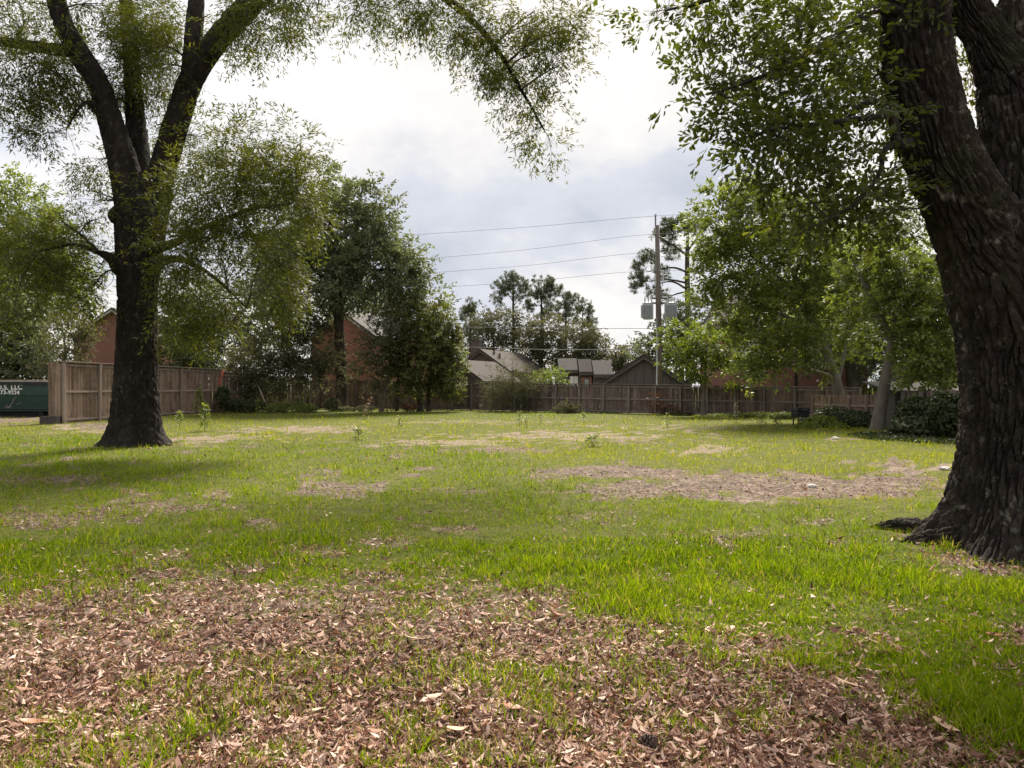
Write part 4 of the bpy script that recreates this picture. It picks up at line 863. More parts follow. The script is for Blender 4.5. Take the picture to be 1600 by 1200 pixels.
# ------------------------------------------------------------------ dumpster
def build_dumpster():
    D = 37.2; xr = up(77, D)[0]; Lx = 6.6; z1 = 1.93
    root = empty('dumpster', (xr-Lx/2, D, 0), math.radians(-2.0)); tag(root, 'dark green steel roll-off dumpster with white lettering beside the fence', 'dumpster')
    h = Lx/2
    V = [(-h, 0.10, .33), (h, 0.10, .33), (h, 2.2, .33), (-h, 2.2, .33), (-h, 0, z1-.75), (h, 0, z1-.75), (h, 2.3, z1-.75), (-h, 2.3, z1-.75), (-h, 0, z1), (h, 0, z1), (h, 2.3, z1), (-h, 2.3, z1),
         (-h+.06, .06, z1), (h-.06, .06, z1), (h-.06, 2.24, z1), (-h+.06, 2.24, z1), (-h+.06, .12, .4), (h-.06, .12, .4), (h-.06, 2.14, .4), (-h+.06, 2.14, .4)]
    MB().add(V, [(3, 2, 1, 0), (0, 1, 5, 4), (1, 2, 6, 5), (2, 3, 7, 6), (3, 0, 4, 7), (4, 5, 9, 8), (5, 6, 10, 9), (6, 7, 11, 10), (7, 4, 8, 11), (8, 9, 13, 12), (9, 10, 14, 13), (10, 11, 15, 14), (11, 8, 12, 15), (12, 13, 17, 16), (13, 14, 18, 17), (14, 15, 19, 18), (15, 12, 16, 19), (16, 17, 18, 19)]).build('body', M['dumpster'], root)
    MB().box((0, -.04, z1-.03), (Lx+.1, .1, .11)).box((0, 2.34, z1-.03), (Lx+.1, .1, .11)).build('top_rail', M['scuff'], root)
    MB().box((0, -.03, z1-.19), (Lx, .07, .12)).build('upper_rib', M['black'], root)
    MB().box((0, -.018, z1-.76), (Lx, .05, .05)).build('side_rib', M['dumpster'], root)
    MB().box((0, .02, .45), (Lx+.05, .1, .06)).box((0, .02, .33), (Lx+.05, .12, .05)).build('bottom_rail', M['dumpster'], root)
    for y in (.5, 1.75): MB().box((0, y, .16), (Lx-.3, .18, .3)).build('skid', M['black'], root)
    for x in (-h+.5, h-.5):
        for y in (.3, 1.95): MB().tube([(x, y-.1, .14), (x, y+.1, .14)], .14, 14).build('wheel', M['black'], root)
    for (sx, sz, ln, wd_, an) in ((1.25, .62, .5, .03, .9), (1.38, .8, .35, .025, 1.1), (1.5, .98, .25, .02, .8), (1.7, .7, .3, .02, .5), (1.15, .52, .3, .035, .3), (1.0, .56, .2, .02, .7)):
        R = np.array(Euler((0, -an, 0)).to_matrix()); MB().box((sx, .094-.1*(sz-.33)/.85-.004, sz), (ln, .006, wd_), R).build('scuff_mark', M['scuff'], root)
    def text(s, u_left, v_base, h_px, bold):
        cu = bpy.data.curves.new('lettering', 'FONT'); cu.body = s; cu.size = h_px/F*D/0.70; cu.offset = bold; cu.extrude = 0.003; cu.space_character = 1.08
        o = bpy.data.objects.new('lettering', cu); COL.objects.link(o)
        me = bpy.data.meshes.new_from_object(o.evaluated_get(bpy.context.evaluated_depsgraph_get())); bpy.data.objects.remove(o)
        me.materials.append(M['white']); o = link('lettering', me, None, root)
        p = W(u_left, v_base, D-.02); inv = root.matrix_basis.inverted(); q = inv@Vector(p); o.location = (q[0], -.016, q[2]); o.rotation_euler = (math.pi/2, 0, 0)
        xs = [v.co.x for v in me.vertices]; return o, max(xs)-min(xs)
    for (s, ul, ur, vb, hp, bd) in (('D.S. LLC', -4.5, 35.5, 608.6, 8.0, .009), ('573-9224', -3.5, 31.5, 616.2, 6.2, .007)):
        o, wd = text(s, ul, vb, hp, bd); o.scale = ((ur-ul)/F*D/wd, 1, 1)

# ------------------------------------------------------------------ utility pole, transformers, wires
PD = 44.5
def build_pole():
    b = W(1031.5, 0, PD); root = empty('utility_pole', (b[0], PD, 0)); tag(root, 'tall wooden utility pole behind the back fence', 'utility pole')
    ox = np.array([b[0], PD, 0]); top = W(1027, 352, PD)-ox
    MB().tube([(0, 0, -.1), tuple(top*.5), tuple(top)], [.21, .18, .14], 14).build('pole', M['pole'], root, True)
    tp = W(1024.5, 338, PD)-ox; MB().tube([tuple(top+np.array([-.08, 0, -.9])), tuple(tp)], .045, 8).build('top_pin', M['dark_steel'], root)
    MB().lathe(tuple(tp), [(.05, 0), (.09, .03), (.06, .07), (.09, .1), (.04, .17)], 10).build('insulator', M['ceramic'], root)
    for v in (366, 372, 395, 400, 424, 430):
        z = W(0, v, PD)[2]; s = -1 if v in (366, 395, 424) else 1
        br = MB().tube([(s*.1, 0, z), (s*.42, -.05, z+.03)], .03, 6).build('bracket', M['dark_steel'], root)
        MB().tube([(s*.42, -.05, z), (s*.45, -.05, z+.22)], [.07, .05], 8).build('insulator', M['ceramic'], br)
    MB().tube([(-.24, -.1, .2), (-.22, -.1, 3.2), (-.2, -.08, 6.0)], .05, 8).build('conduit', M['steel'], root)
    for z in (6.9, 7.2): MB().box((0, -.02, z), (1.2, .12, .1)).build('mounting_arm', M['dark_steel'], root)
    def can(u0, u1, label, fins):
        c = W((u0+u1)/2, 500, PD); r = (u1-u0)/2/F*PD*.93; z0 = W(0, 499, PD)[2]; h = W(0, 474, PD)[2]-z0
        t = empty('transformer', (c[0], PD-.12, z0)); tag(t, label, 'transformer', 'transformers on the pole')
        MB().lathe((0, 0, 0), [(r*.92, 0), (r, .04), (r, h-.06), (r*1.04, h-.05), (r*1.04, h), (r*.5, h+.07), (r*.1, h+.09)], 22).build('tank', M['steel'], t, False)
        for k in range(9):
            a = math.pi*(1.02+fins*.0+k*.075) if fins else math.pi*(1.2+k*.06)
            cx, cyy = (r+.05)*math.cos(a), (r+.05)*math.sin(a)
            MB().box((cx, cyy, h*.48), (.13, .022, h*.78), np.array([[math.cos(a), -math.sin(a), 0], [math.sin(a), math.cos(a), 0], [0, 0, 1]])).build('cooling_fin', M['steel'], t)
        for dx in (-.2, .02, .22):
            MB().lathe((dx, -.05, h+.05), [(.06, 0), (.03, .06), (.06, .1), (.03, .16), (.055, .2), (.02, .34)], 10).build('bushing', M['ceramic'], t)
        MB().tube([(-.2, -.05, h+.36), (-.1, 0, h+.62), (.05, .1, h+1.0)], .014, 5).build('lead_wire', M['wire'], t)
    can(1003, 1021, 'grey transformer tank mounted left of the utility pole', True)
    can(1037, 1058, 'grey transformer tank mounted right of the utility pole', False)
    MB().tube([(.12, -.14, 8.0), (.14, -.2, 8.9)], .05, 8).build('fuse_cutout', M['ceramic'], root); MB().tube([(-.3, -.14, 8.0), (-.33, -.2, 8.7)], .05, 8).build('fuse_cutout', M['ceramic'], root)
    def wire(pts, label, r=.014):
        C = catmull([W(*p) for p in pts], 40); o = MB().tube(C, r, 5).build('power_line', M['wire']); tag(o, label, 'wire', 'overhead wires')
    wire([(90, 398, 56), (350, 386, 53), (640, 367, 50), (830, 354, 47), (1024.5, 337, PD), (1200, 330, 42), (1420, 330, 38)], 'topmost overhead wire meeting the tip of the utility pole', .011)
    wire([(90, 440, 56), (350, 429, 53), (655, 405, 50), (830, 389, 47), (1014, 366, PD), (1200, 364, 42), (1420, 368, 38)], 'second overhead wire from the top of the utility pole', .011)
    wire([(90, 462, 56), (350, 453, 53), (665, 427, 50), (830, 414, 47), (1014, 394, PD), (1200, 396, 42), (1420, 402, 38)], 'third overhead wire from the top of the utility pole', .011)
    wire([(90, 470, 56), (350, 467, 53), (683, 449, 50), (830, 439, 47), (1014, 423, PD), (1200, 428, 42), (1420, 436, 38)], 'fourth overhead wire, lowest of the upper set', .011)
    wire([(560, 514, 52), (780, 511, 48), (900, 513, 46), (1029, 514, PD), (1180, 522, 42)], 'thin cable passing just below the transformers', .017)
    wire([(560, 538, 52), (700, 541, 49), (860, 546, 46.5), (1029, 546, PD), (1180, 552, 42)], 'thick dark cable lowest across the distant pines', .026)

# ------------------------------------------------------------------ other trees and plants
def build_trees():
    kw = dict(nsub=8)
    # far left
    make_tree('broadleaf_tree', 'tall green tree beyond the dumpster, highest at the photo left edge', up(20, 50), [[(20, 640, 50, .4), (22, 520, 50, .3), (25, 430, 50, .2), (28, 340, 50, .08)], [(24, 470, 50, .15), (70, 420, 49.5, .08), (100, 380, 49, .03)]],
              [(25, 340, 55, 45, 50, 2.5, 1), (75, 375, 50, 50, 49, 2.2, 1), (10, 420, 70, 60, 49, 2.5, 1), (60, 460, 65, 50, 48, 2.2, 1), (-40, 380, 60, 80, 50, 2.5, .7), (110, 420, 35, 40, 49, 1.6, .8), (20, 300, 35, 22, 50, 1.5, .8), (95, 470, 45, 40, 49, 2, .8)], 301, M['leaf_mid'], M['bark'], .2, .09, k=1.9, m=18, slen=1.0, gap=.4, gapsc=.7, **kw)
    make_tree('evergreen_shrub', 'dark leafy mass behind the dumpster at the photo left edge', up(20, 44), [[(20, 650, 44, .16), (25, 600, 44, .12), (30, 540, 44, .05)]],
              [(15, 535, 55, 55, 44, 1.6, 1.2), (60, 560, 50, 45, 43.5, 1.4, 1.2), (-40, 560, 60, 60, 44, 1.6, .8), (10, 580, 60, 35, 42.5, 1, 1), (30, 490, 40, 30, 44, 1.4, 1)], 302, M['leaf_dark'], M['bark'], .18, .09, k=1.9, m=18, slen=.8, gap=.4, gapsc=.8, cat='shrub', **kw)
    make_tree('loose_shrub', 'loose olive green shrub between the dumpster and the left brick gable', up(100, 41), [[(100, 650, 41, .08), (102, 590, 41, .06), (100, 520, 41, .02)]],
              [(100, 530, 42, 36, 41, 1.1, 1), (95, 565, 38, 30, 40.5, 1, 1.1), (120, 510, 22, 20, 41, .7, .8), (70, 590, 25, 20, 40, .6, .8)], 303, M['leaf_grey'], M['bark'], .14, .06, k=1.9, m=16, slen=.6, gap=.42, gapsc=1.0, cat='shrub', **kw)
    # behind the left fence
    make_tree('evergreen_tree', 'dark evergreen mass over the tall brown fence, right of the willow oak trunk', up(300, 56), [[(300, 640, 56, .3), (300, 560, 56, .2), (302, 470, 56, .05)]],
              [(290, 540, 60, 50, 56, 2.2, 1.2), (350, 545, 60, 45, 55, 2, 1.2), (260, 560, 45, 40, 55, 1.6, 1), (330, 480, 70, 45, 57, 2.4, 1), (400, 500, 60, 60, 56, 2.2, 1), (420, 430, 50, 60, 57, 2.2, .9), (270, 480, 40, 40, 57, 2, .8)], 304, M['leaf_dark'], M['bark'], .22, .11, k=1.5, m=18, slen=1.0, gap=.36, gapsc=.6, **kw)
    # oak with bare lower trunk in front of the brick house
    make_tree('water_oak', 'tall dark oak with a bare straight trunk before the red brick gable', up(532, 47), [[(534, 645, 47, .40), (533, 580, 47, .37), (530, 520, 47, .34), (527, 455, 47, .33), (520, 400, 47, .25), (515, 340, 47, .12)], [(528, 460, 47, .25), (545, 400, 46.6, .17), (560, 340, 46.5, .1), (565, 295, 46.5, .03)], [(529, 455, 47, .2), (575, 425, 46.4, .13), (620, 420, 46, .05)], [(527, 455, 47, .2), (490, 420, 46.4, .12), (450, 400, 46, .04)]],
              [(490, 430, 70, 60, 47, 2.3, 1.2), (545, 420, 60, 60, 46, 2, 1.1), (600, 420, 60, 50, 46.5, 2, 1.1), (470, 350, 60, 60, 48, 2.4, 1.1), (530, 350, 55, 50, 47, 2, 1.1), (580, 365, 45, 40, 47, 2, 1), (560, 310, 42, 26, 46.5, 1.6, .9), (600, 330, 22, 30, 46.5, 1.2, .7), (625, 455, 45, 32, 47, 1.8, 1), (645, 455, 26, 36, 48, 1.6, .8), (440, 420, 45, 60, 47, 2, 1), (500, 290, 40, 28, 48, 1.8, .8), (465, 480, 45, 35, 46, 1.6, .9), (600, 455, 40, 20, 47, 1.6, .8), (628, 415, 26, 28, 48, 1.5, .7)], 305, M['leaf_dark'], M['bark'], .21, .095, k=1.7, m=20, slen=1.0, gap=.44, gapsc=.65, **kw)
    make_tree('evergreen_tree', 'dark tree filling the gap behind the red brick house roof', up(640, 68), [[(640, 640, 68, .35), (642, 540, 68, .25), (640, 450, 68, .08)]],
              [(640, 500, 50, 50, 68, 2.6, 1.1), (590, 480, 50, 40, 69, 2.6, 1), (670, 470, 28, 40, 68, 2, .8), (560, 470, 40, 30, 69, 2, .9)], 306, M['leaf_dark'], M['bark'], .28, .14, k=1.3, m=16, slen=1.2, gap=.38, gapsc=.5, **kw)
    # crape myrtles in front of fence
    make_tree('crape_myrtle', 'thin many-stemmed grey green shrub tree before the dark fence corner', up(470, 46), [[(470, 645, 46, .06), (466, 600, 46, .05), (455, 540, 46, .03), (450, 500, 46, .015)], [(476, 645, 46, .05), (480, 590, 46, .045), (488, 540, 46, .02)], [(463, 645, 46, .05), (456, 590, 46, .04), (440, 540, 46, .02)], [(482, 645, 45.8, .05), (492, 590, 45.8, .04), (505, 550, 45.8, .02)], [(458, 645, 46.2, .05), (445, 600, 46.2, .04), (420, 560, 46.2, .02)], [(488, 645, 46.2, .06), (498, 600, 46.2, .05), (508, 560, 46.2, .02)]],
              [(440, 545, 52, 40, 46, 1.4, 1.3), (490, 545, 45, 42, 45.8, 1.2, 1.1), (385, 572, 44, 28, 46, 1.2, 1.4), (425, 592, 50, 32, 46, 1.1, 1.1), (465, 510, 48, 30, 46.2, 1.2, 1.0), (470, 590, 36, 30, 46, 1, .8), (510, 580, 28, 30, 45.8, .8, .45), (370, 595, 30, 22, 45, .8, .7), (410, 610, 30, 25, 46, .8, .6)], 307, M['leaf_grey'], M['bark_pale'], .14, .06, k=3.6, m=15, slen=.7, gap=.46, gapsc=.9, kside=7, amp=0, flare=.03, **kw)
    make_tree('crape_myrtle', 'slender pale stemmed shrub tree just left of the magnolia', up(596, 44.6), [[(594, 648, 44.6, .09), (596, 600, 44.6, .07), (600, 550, 44.6, .05), (598, 500, 44.6, .02)], [(597, 648, 44.6, .06), (603, 600, 44.6, .05), (608, 560, 44.6, .02)]],
              [(598, 540, 36, 38, 44.6, 1, .8), (585, 580, 34, 24, 44.6, .9, .6), (612, 500, 26, 24, 44.6, .8, .7), (570, 560, 24, 24, 44.6, .7, .5), (606, 620, 16, 20, 44.2, .5, .5)], 308, M['leaf_grey'], M['bark_pale'], .14, .065, k=3.4, m=15, slen=.7, gap=.44, gapsc=.9, kside=7, amp=0, flare=.03, **kw)
    make_tree('magnolia', 'dense rounded magnolia with paired trunks left of the low brown roof', up(660, 46), [[(657, 643, 46, .17), (655, 600, 46, .15), (652, 540, 46, .1), (655, 490, 46, .03)], [(670, 643, 46.2, .18), (671, 600, 46.2, .15), (676, 540, 46.2, .08)], [(620, 643, 46.5, .14), (622, 600, 46.5, .12), (625, 560, 46.5, .06)]],
              [(650, 500, 38, 30, 46, 1.3, 1.2), (635, 535, 42, 34, 45.6, 1.4, 1.2), (685, 530, 34, 40, 46, 1.3, 1.2), (655, 560, 52, 34, 45.4, 1.5, 1.2), (695, 570, 28, 30, 46, 1.1, 1.1), (630, 585, 34, 26, 45.4, 1.1, 1.1), (675, 595, 40, 20, 45.4, 1.1, 1.1), (705, 600, 18, 22, 46, .8, 1), (692, 495, 16, 24, 46, .8, .8), (710, 545, 13, 30, 46, .7, .9)], 309, M['leaf_olive'], M['bark'], .19, .085, k=2.2, m=16, slen=.6, gap=.38, gapsc=.8, **kw)
    make_tree('broadleaf_tree', 'yellow green tree top right of the magnolia by the chimney', up(700, 54), [[(700, 640, 54, .14), (700, 570, 54, .1), (699, 490, 54, .03)]],
              [(702, 545, 20, 40, 54, 1.2, 1), (695, 510, 14, 24, 54, .8, .8), (702, 475, 4, 16, 54, .2, 1.2), (710, 575, 16, 25, 54, 1, 1)], 310, M['leaf_mid'], M['bark'], .18, .08, k=2.0, m=14, slen=.6, gap=.4, gapsc=.8, **kw)
    # round shrub, small shrubs
    make_tree('arching_shrub', 'round grey green shrub with wispy arching tips before the back fence', up(803, 45.5), [[(803, 648, 45.5, .07), (803, 630, 45.5, .06), (803, 605, 45.5, .03)]],
              [(803, 622, 40, 26, 45.5, 1.2, 1.6), (790, 600, 32, 20, 45.5, 1.0, 1.2), (820, 600, 30, 20, 45.5, 1.0, 1.2), (800, 580, 36, 14, 45.6, .9, .55), (775, 612, 18, 18, 45.4, .6, 1.1), (832, 620, 16, 18, 45.4, .6, 1.1), (800, 560, 30, 10, 45.6, .7, .3)], 311, M['leaf_grey'], M['bark_pale'], .12, .03, k=3.2, m=15, slen=.7, gap=.36, gapsc=1.0, cat='shrub', up=.5, **kw)
    make_tree('small_shrub', 'small dark shrub low against the grey back fence', up(888, 42.5), [[(888, 650, 42.5, .03), (888, 642, 42.5, .02), (888, 635, 42.5, .01)]], [(888, 639, 17, 9, 42.5, .45, 2), (878, 642, 9, 7, 42.3, .3, 1.6), (900, 643, 8, 6, 42.4, .3, 1.6)], 312, M['leaf_grey'], M['bark'], .10, .05, k=5.0, m=14, slen=.3, gap=.3, cat='shrub', **kw)
    make_tree('small_shrub', 'small reddish bush at the fence foot below the utility pole', up(1040, 40.3), [[(1038, 652, 40.3, .03), (1038, 640, 40.3, .02), (1038, 628, 40.3, .01)]], [(1038, 640, 20, 12, 40.3, .5, 1.0), (1030, 630, 12, 14, 40.4, .4, .5), (1050, 644, 12, 8, 40.2, .35, 1)], 313, M['leaf_red'], M['bark'], .09, .04, k=3.0, m=14, slen=.4, gap=.4, cat='shrub', **kw)
    make_tree('bright_bush', 'bright green bush peeking over the back fence', up(860, 53), [[(860, 640, 53, .1), (860, 610, 53, .08), (860, 590, 53, .03)]], [(860, 592, 25, 14, 53, 1.1, 1.6), (845, 598, 14, 10, 53, .7, 1.4), (876, 598, 12, 10, 53, .6, 1.4)], 314, M['leaf_bright'], M['bark'], .13, .05, k=4.2, m=15, slen=.5, gap=.3, cat='shrub', up=.4, **kw)
    # pines beyond
    def pine(label, u, D, vtop, vbot, blobs, seed, lean=0):
        blobs = [(a, b, c*1.2, d*1.2, e, f*1.2, g_) for (a, b, c, d, e, f, g_) in blobs]
        limbs = [[(u, 640, D, .24), (u+lean*.4, (vbot+640)/2, D, .2), (u+lean*.8, vbot, D, .13), (u+lean, vtop+12, D, .03)]]
        for (bu, bv, ru, rv, *_) in blobs[1::2]:
            limbs.append([(u+lean*.8, min(bv+14, vbot+25), D, .07), ((u+bu)/2, bv+6, D, .05), (bu, bv, D, .02)])
        make_tree('pine_tree', label, up(u, D), limbs, blobs, seed, M['leaf_pine'], M['bark'], .30, .035, needle=True, m=30, k=kp, gap=.45, gapsc=.55, nsub=6, group='distant pines', flare=.1)
    kp = 5.5
    pine('small distant pine standing apart beside the chimney', 735, 88, 468, 500, [(735, 482, 16, 12, 88, 1.2, 1.1), (748, 478, 8, 8, 88, .8, 1), (725, 490, 10, 8, 88, .8, 1), (740, 508, 16, 8, 88, 1.2, .8), (728, 515, 10, 8, 88, 1, .8), (738, 530, 16, 12, 88, 1.4, .7)], 401)
    pine('tallest distant pine with rounded top, left of the cluster', 802, 92, 424, 470, [(800, 436, 20, 10, 92, 1.6, 1.1), (782, 446, 12, 8, 92, 1, 1), (818, 446, 12, 9, 92, 1, 1), (792, 458, 16, 8, 92, 1.3, .9), (775, 468, 10, 6, 92, .9, .9), (814, 465, 12, 7, 92, 1, .9), (800, 448, 18, 10, 92, 1.4, .8), (782, 476, 8, 5, 92, .8, .8)], 402)
    pine('dense distant pine at the centre of the cluster', 846, 95, 430, 480, [(848, 442, 18, 11, 95, 1.5, 1.2), (832, 455, 14, 10, 95, 1.2, 1.1), (862, 455, 13, 11, 95, 1.2, 1.1), (846, 465, 20, 11, 95, 1.6, 1.1), (830, 478, 12, 9, 95, 1.1, 1), (860, 480, 12, 9, 95, 1.1, 1), (845, 490, 14, 9, 95, 1.2, .9)], 403)
    pine('distant pine with open branches right of the cluster centre', 884, 90, 444, 500, [(884, 455, 10, 9, 90, 1, 1.1), (893, 466, 12, 9, 90, 1, 1.1), (876, 475, 11, 9, 90, 1, 1), (890, 485, 13, 9, 90, 1.1, 1), (874, 495, 10, 8, 90, .9, .9), (895, 500, 10, 8, 90, .9, .9), (882, 512, 14, 10, 90, 1.2, .8)], 404)
    pine('rightmost pine of the distant cluster', 905, 93, 465, 520, [(912, 476, 12, 9, 93, 1.1, 1.1), (900, 486, 10, 8, 93, 1, 1), (920, 490, 10, 9, 93, 1, 1.1), (908, 500, 12, 9, 93, 1.1, 1), (926, 504, 8, 9, 93, .8, 1), (915, 515, 12, 10, 93, 1, .9), (928, 525, 9, 10, 93, .8, .9)], 405, 6)
    # deciduous wood beneath the pines
    for i, (u, lab, bl) in enumerate(((775, 'hazy grey green tree below the tallest pine', [(770, 520, 30, 26, 84, 2.6, 1), (750, 510, 16, 18, 84, 1.8, .8), (795, 510, 22, 20, 84, 2, 1), (780, 545, 34, 20, 84, 2.6, .9), (745, 545, 14, 14, 84, 1.5, .6)]),
                                      (845, 'hazy tree in the middle under the pine cluster', [(840, 530, 34, 24, 82, 2.6, 1), (865, 545, 30, 22, 82, 2.4, 1), (822, 555, 26, 18, 82, 2, 1), (850, 510, 24, 16, 83, 2, .8), (850, 572, 34, 14, 82, 2, .7)]),
                                      (905, 'hazy rounded tree under the right pines', [(905, 540, 30, 26, 80, 2.4, 1), (925, 550, 22, 26, 80, 2, 1), (890, 565, 26, 14, 80, 2, .8), (915, 520, 20, 16, 80, 1.8, .8), (935, 570, 16, 14, 80, 1.4, .8)]),
                                      (968, 'small pale distant tree left of the utility pole', [(962, 550, 20, 20, 76, 1.6, .9), (980, 565, 20, 18, 76, 1.5, .9), (955, 572, 16, 12, 76, 1.2, .7), (990, 550, 12, 14, 76, 1, .7)]),
                                      (700, 'hazy trees beyond the house with the chimney', [(760, 560, 22, 14, 86, 2, .8), (700, 560, 30, 24, 90, 2.4, .8), (730, 550, 20, 20, 90, 2, .7)]))):
        make_tree('distant_tree', lab, up(u, bl[0][4]), [[(u, 645, bl[0][4], .3), (u, 590, bl[0][4], .24), (bl[0][0], bl[0][1], bl[0][4], .08)]], bl, 420+i, M['leaf_grey'], M['bark'], .22, .11, k=6.5, m=14, slen=1.1, gap=.42, gapsc=.45, group='distant trees under the pines', nsub=6)
    # tall pine right of the pole
    make_tree('pine_tree', 'tall open pine rising just right of the utility pole', up(1074, 58), [[(1076, 640, 58, .3), (1076, 560, 58, .27), (1075, 480, 58, .24), (1074, 400, 58, .18), (1076, 345, 58, .06)], [(1074, 452, 58, .1), (1050, 440, 58, .07), (1020, 445, 58, .03)], [(1074, 442, 58, .1), (1045, 437, 58, .07), (1005, 440, 58, .03)], [(1074, 425, 58, .1), (1050, 418, 58, .08), (1010, 425, 58, .03)], [(1075, 400, 58, .12), (1055, 385, 58, .09), (1030, 370, 58, .05)], [(1075, 455, 58, .09), (1055, 460, 58, .06), (1035, 470, 58, .03)], [(1076, 390, 58, .1), (1090, 370, 58, .07), (1100, 350, 58, .03)], [(1075, 425, 58, .1), (1095, 415, 58, .06), (1110, 405, 58, .03)]],
              [(1010, 415, 20, 18, 58, 1.2, .8), (1000, 438, 16, 14, 58, 1, .8), (1030, 430, 18, 12, 58, 1, .6), (1022, 455, 20, 10, 58, 1, .6), (1035, 372, 20, 14, 58, 1.1, 1), (1060, 355, 24, 14, 58, 1.2, 1), (1090, 350, 20, 16, 58, 1.2, 1), (1050, 395, 20, 12, 58, 1, .6), (1105, 390, 16, 20, 58, 1.1, .8), (1012, 395, 12, 8, 58, .8, .7), (1048, 350, 14, 8, 58, 1, .8), (990, 450, 8, 8, 58, .6, .6), (1045, 470, 14, 8, 58, .8, .5)], 440, M['leaf_pine'], M['bark'], .26, .032, needle=True, m=30, k=4.5, gap=.46, gapsc=.8, nsub=8)
    make_tree('magnolia', 'glossy dark tree behind the transformers', up(1065, 54), [[(1065, 640, 54, .25), (1065, 570, 54, .2), (1065, 500, 54, .06)]],
              [(1065, 510, 42, 30, 54, 2, 1.1), (1040, 535, 36, 26, 54, 1.8, 1.1), (1090, 540, 40, 34, 54, 2, 1), (1015, 535, 26, 22, 54, 1.4, .9), (1085, 490, 28, 22, 54, 1.6, .9), (1005, 560, 22, 18, 54, 1.2, .8), (1050, 570, 40, 20, 54, 1.6, .9)], 441, M['leaf_dark'], M['bark'], .22, .10, k=1.8, m=16, slen=.8, gap=.4, gapsc=.7, **kw)
    make_tree('young_tree', 'small bright green tree just right of the utility pole', up(1100, 38.6), [[(1099, 652, 38.6, .10), (1100, 620, 38.6, .09), (1102, 580, 38.6, .07), (1105, 530, 38.6, .02)], [(1101, 600, 38.6, .06), (1075, 570, 38.4, .04), (1045, 545, 38.3, .015)], [(1101, 595, 38.6, .06), (1125, 570, 38.4, .04), (1150, 555, 38.3, .015)]],
              [(1070, 530, 40, 22, 38.4, 1.1, 1.1), (1110, 540, 40, 26, 38.4, 1.2, 1.1), (1060, 562, 26, 18, 38.2, .9, 1), (1090, 570, 34, 20, 38.2, 1, 1), (1140, 550, 34, 26, 38.2, 1, 1.1), (1150, 580, 26, 18, 38, .8, .9), (1165, 590, 16, 20, 38, .6, .8)], 442, M['leaf_bright'], M['bark_pale'], .14, .07, k=2.0, m=16, slen=.6, gap=.42, gapsc=.9, **kw)
    # big broadleaf pair on the right
    make_tree('broadleaf_tree', 'large broadleaf tree with pale trunk leaning left over the back fence', up(1312, 33), [[(1315, 662, 33, .27), (1310, 610, 33, .24), (1295, 560, 33, .22), (1272, 505, 33, .19), (1250, 450, 33, .14), (1225, 390, 33, .08)], [(1285, 540, 33, .14), (1240, 500, 32.5, .09), (1190, 480, 32, .04)], [(1255, 460, 33, .12), (1200, 420, 32.5, .08), (1150, 370, 32, .03)], [(1310, 595, 33, .1), (1318, 560, 33.2, .08), (1330, 500, 33.4, .05), (1335, 440, 33.4, .02)], [(1240, 430, 33, .1), (1270, 380, 33, .07), (1290, 330, 33, .03)]],
              [(1180, 330, 60, 35, 32.5, 1.6, 1), (1120, 360, 42, 40, 32, 1.4, 1), (1240, 345, 60, 40, 33, 1.7, 1), (1160, 410, 60, 45, 32, 1.6, 1.05), (1225, 415, 60, 45, 32.5, 1.6, 1.05), (1290, 400, 60, 50, 33, 1.7, 1), (1115, 430, 36, 40, 32, 1.2, .95), (1150, 480, 48, 36, 31.6, 1.3, 1), (1215, 490, 55, 36, 32, 1.4, 1), (1280, 470, 55, 40, 33, 1.5, 1), (1130, 310, 26, 18, 32, .9, .8), (1200, 300, 45, 18, 32.5, 1.2, .8), (1170, 550, 30, 40, 31.2, .9, .9), (1230, 545, 45, 24, 31.4, 1, 1), (1165, 590, 12, 22, 31, .5, .8), (1275, 540, 40, 24, 31.6, 1, .9), (1255, 575, 40, 9, 31, .7, .7), (1330, 440, 50, 50, 34, 1.6, .9), (1320, 520, 45, 35, 34, 1.4, .9)], 450, M['leaf_mid'], M['bark_pale'], .155, .08, k=1.45, m=20, slen=.75, gap=.43, gapsc=.85, **kw)
    make_tree('broadleaf_tree', 'green tree with straight pale trunk beside the ivy mound', up(1378, 25.4), [[(1370, 675, 25.4, .22), (1377, 630, 25.4, .205), (1387, 580, 25.4, .19), (1396, 530, 25.4, .17), (1404, 460, 25.4, .13), (1402, 390, 25.4, .08)], [(1393, 530, 25.4, .16), (1360, 460, 25.2, .1), (1330, 400, 25, .04)], [(1395, 520, 25.4, .14), (1440, 470, 25, .09), (1480, 430, 24.6, .04)]],
              [(1400, 430, 60, 45, 25.4, 1.3, 1), (1360, 450, 45, 45, 25, 1.1, .9), (1450, 450, 50, 45, 24.6, 1.2, 1), (1420, 500, 55, 35, 24.6, 1.1, 1.05), (1465, 520, 50, 40, 24, 1.1, 1.05), (1380, 530, 30, 22, 25.8, .8, .8), (1440, 560, 55, 26, 24, 1, 1), (1490, 580, 40, 30, 23.4, .9, 1), (1460, 595, 40, 14, 23.6, .7, .9), (1350, 400, 40, 40, 26, 1.1, .9), (1500, 480, 40, 60, 24, 1, .8), (1340, 500, 26, 30, 26, .8, .7)], 451, M['leaf_mid'], M['bark_pale'], .135, .07, k=1.05, m=20, slen=.6, gap=.42, gapsc=1.0, **kw)
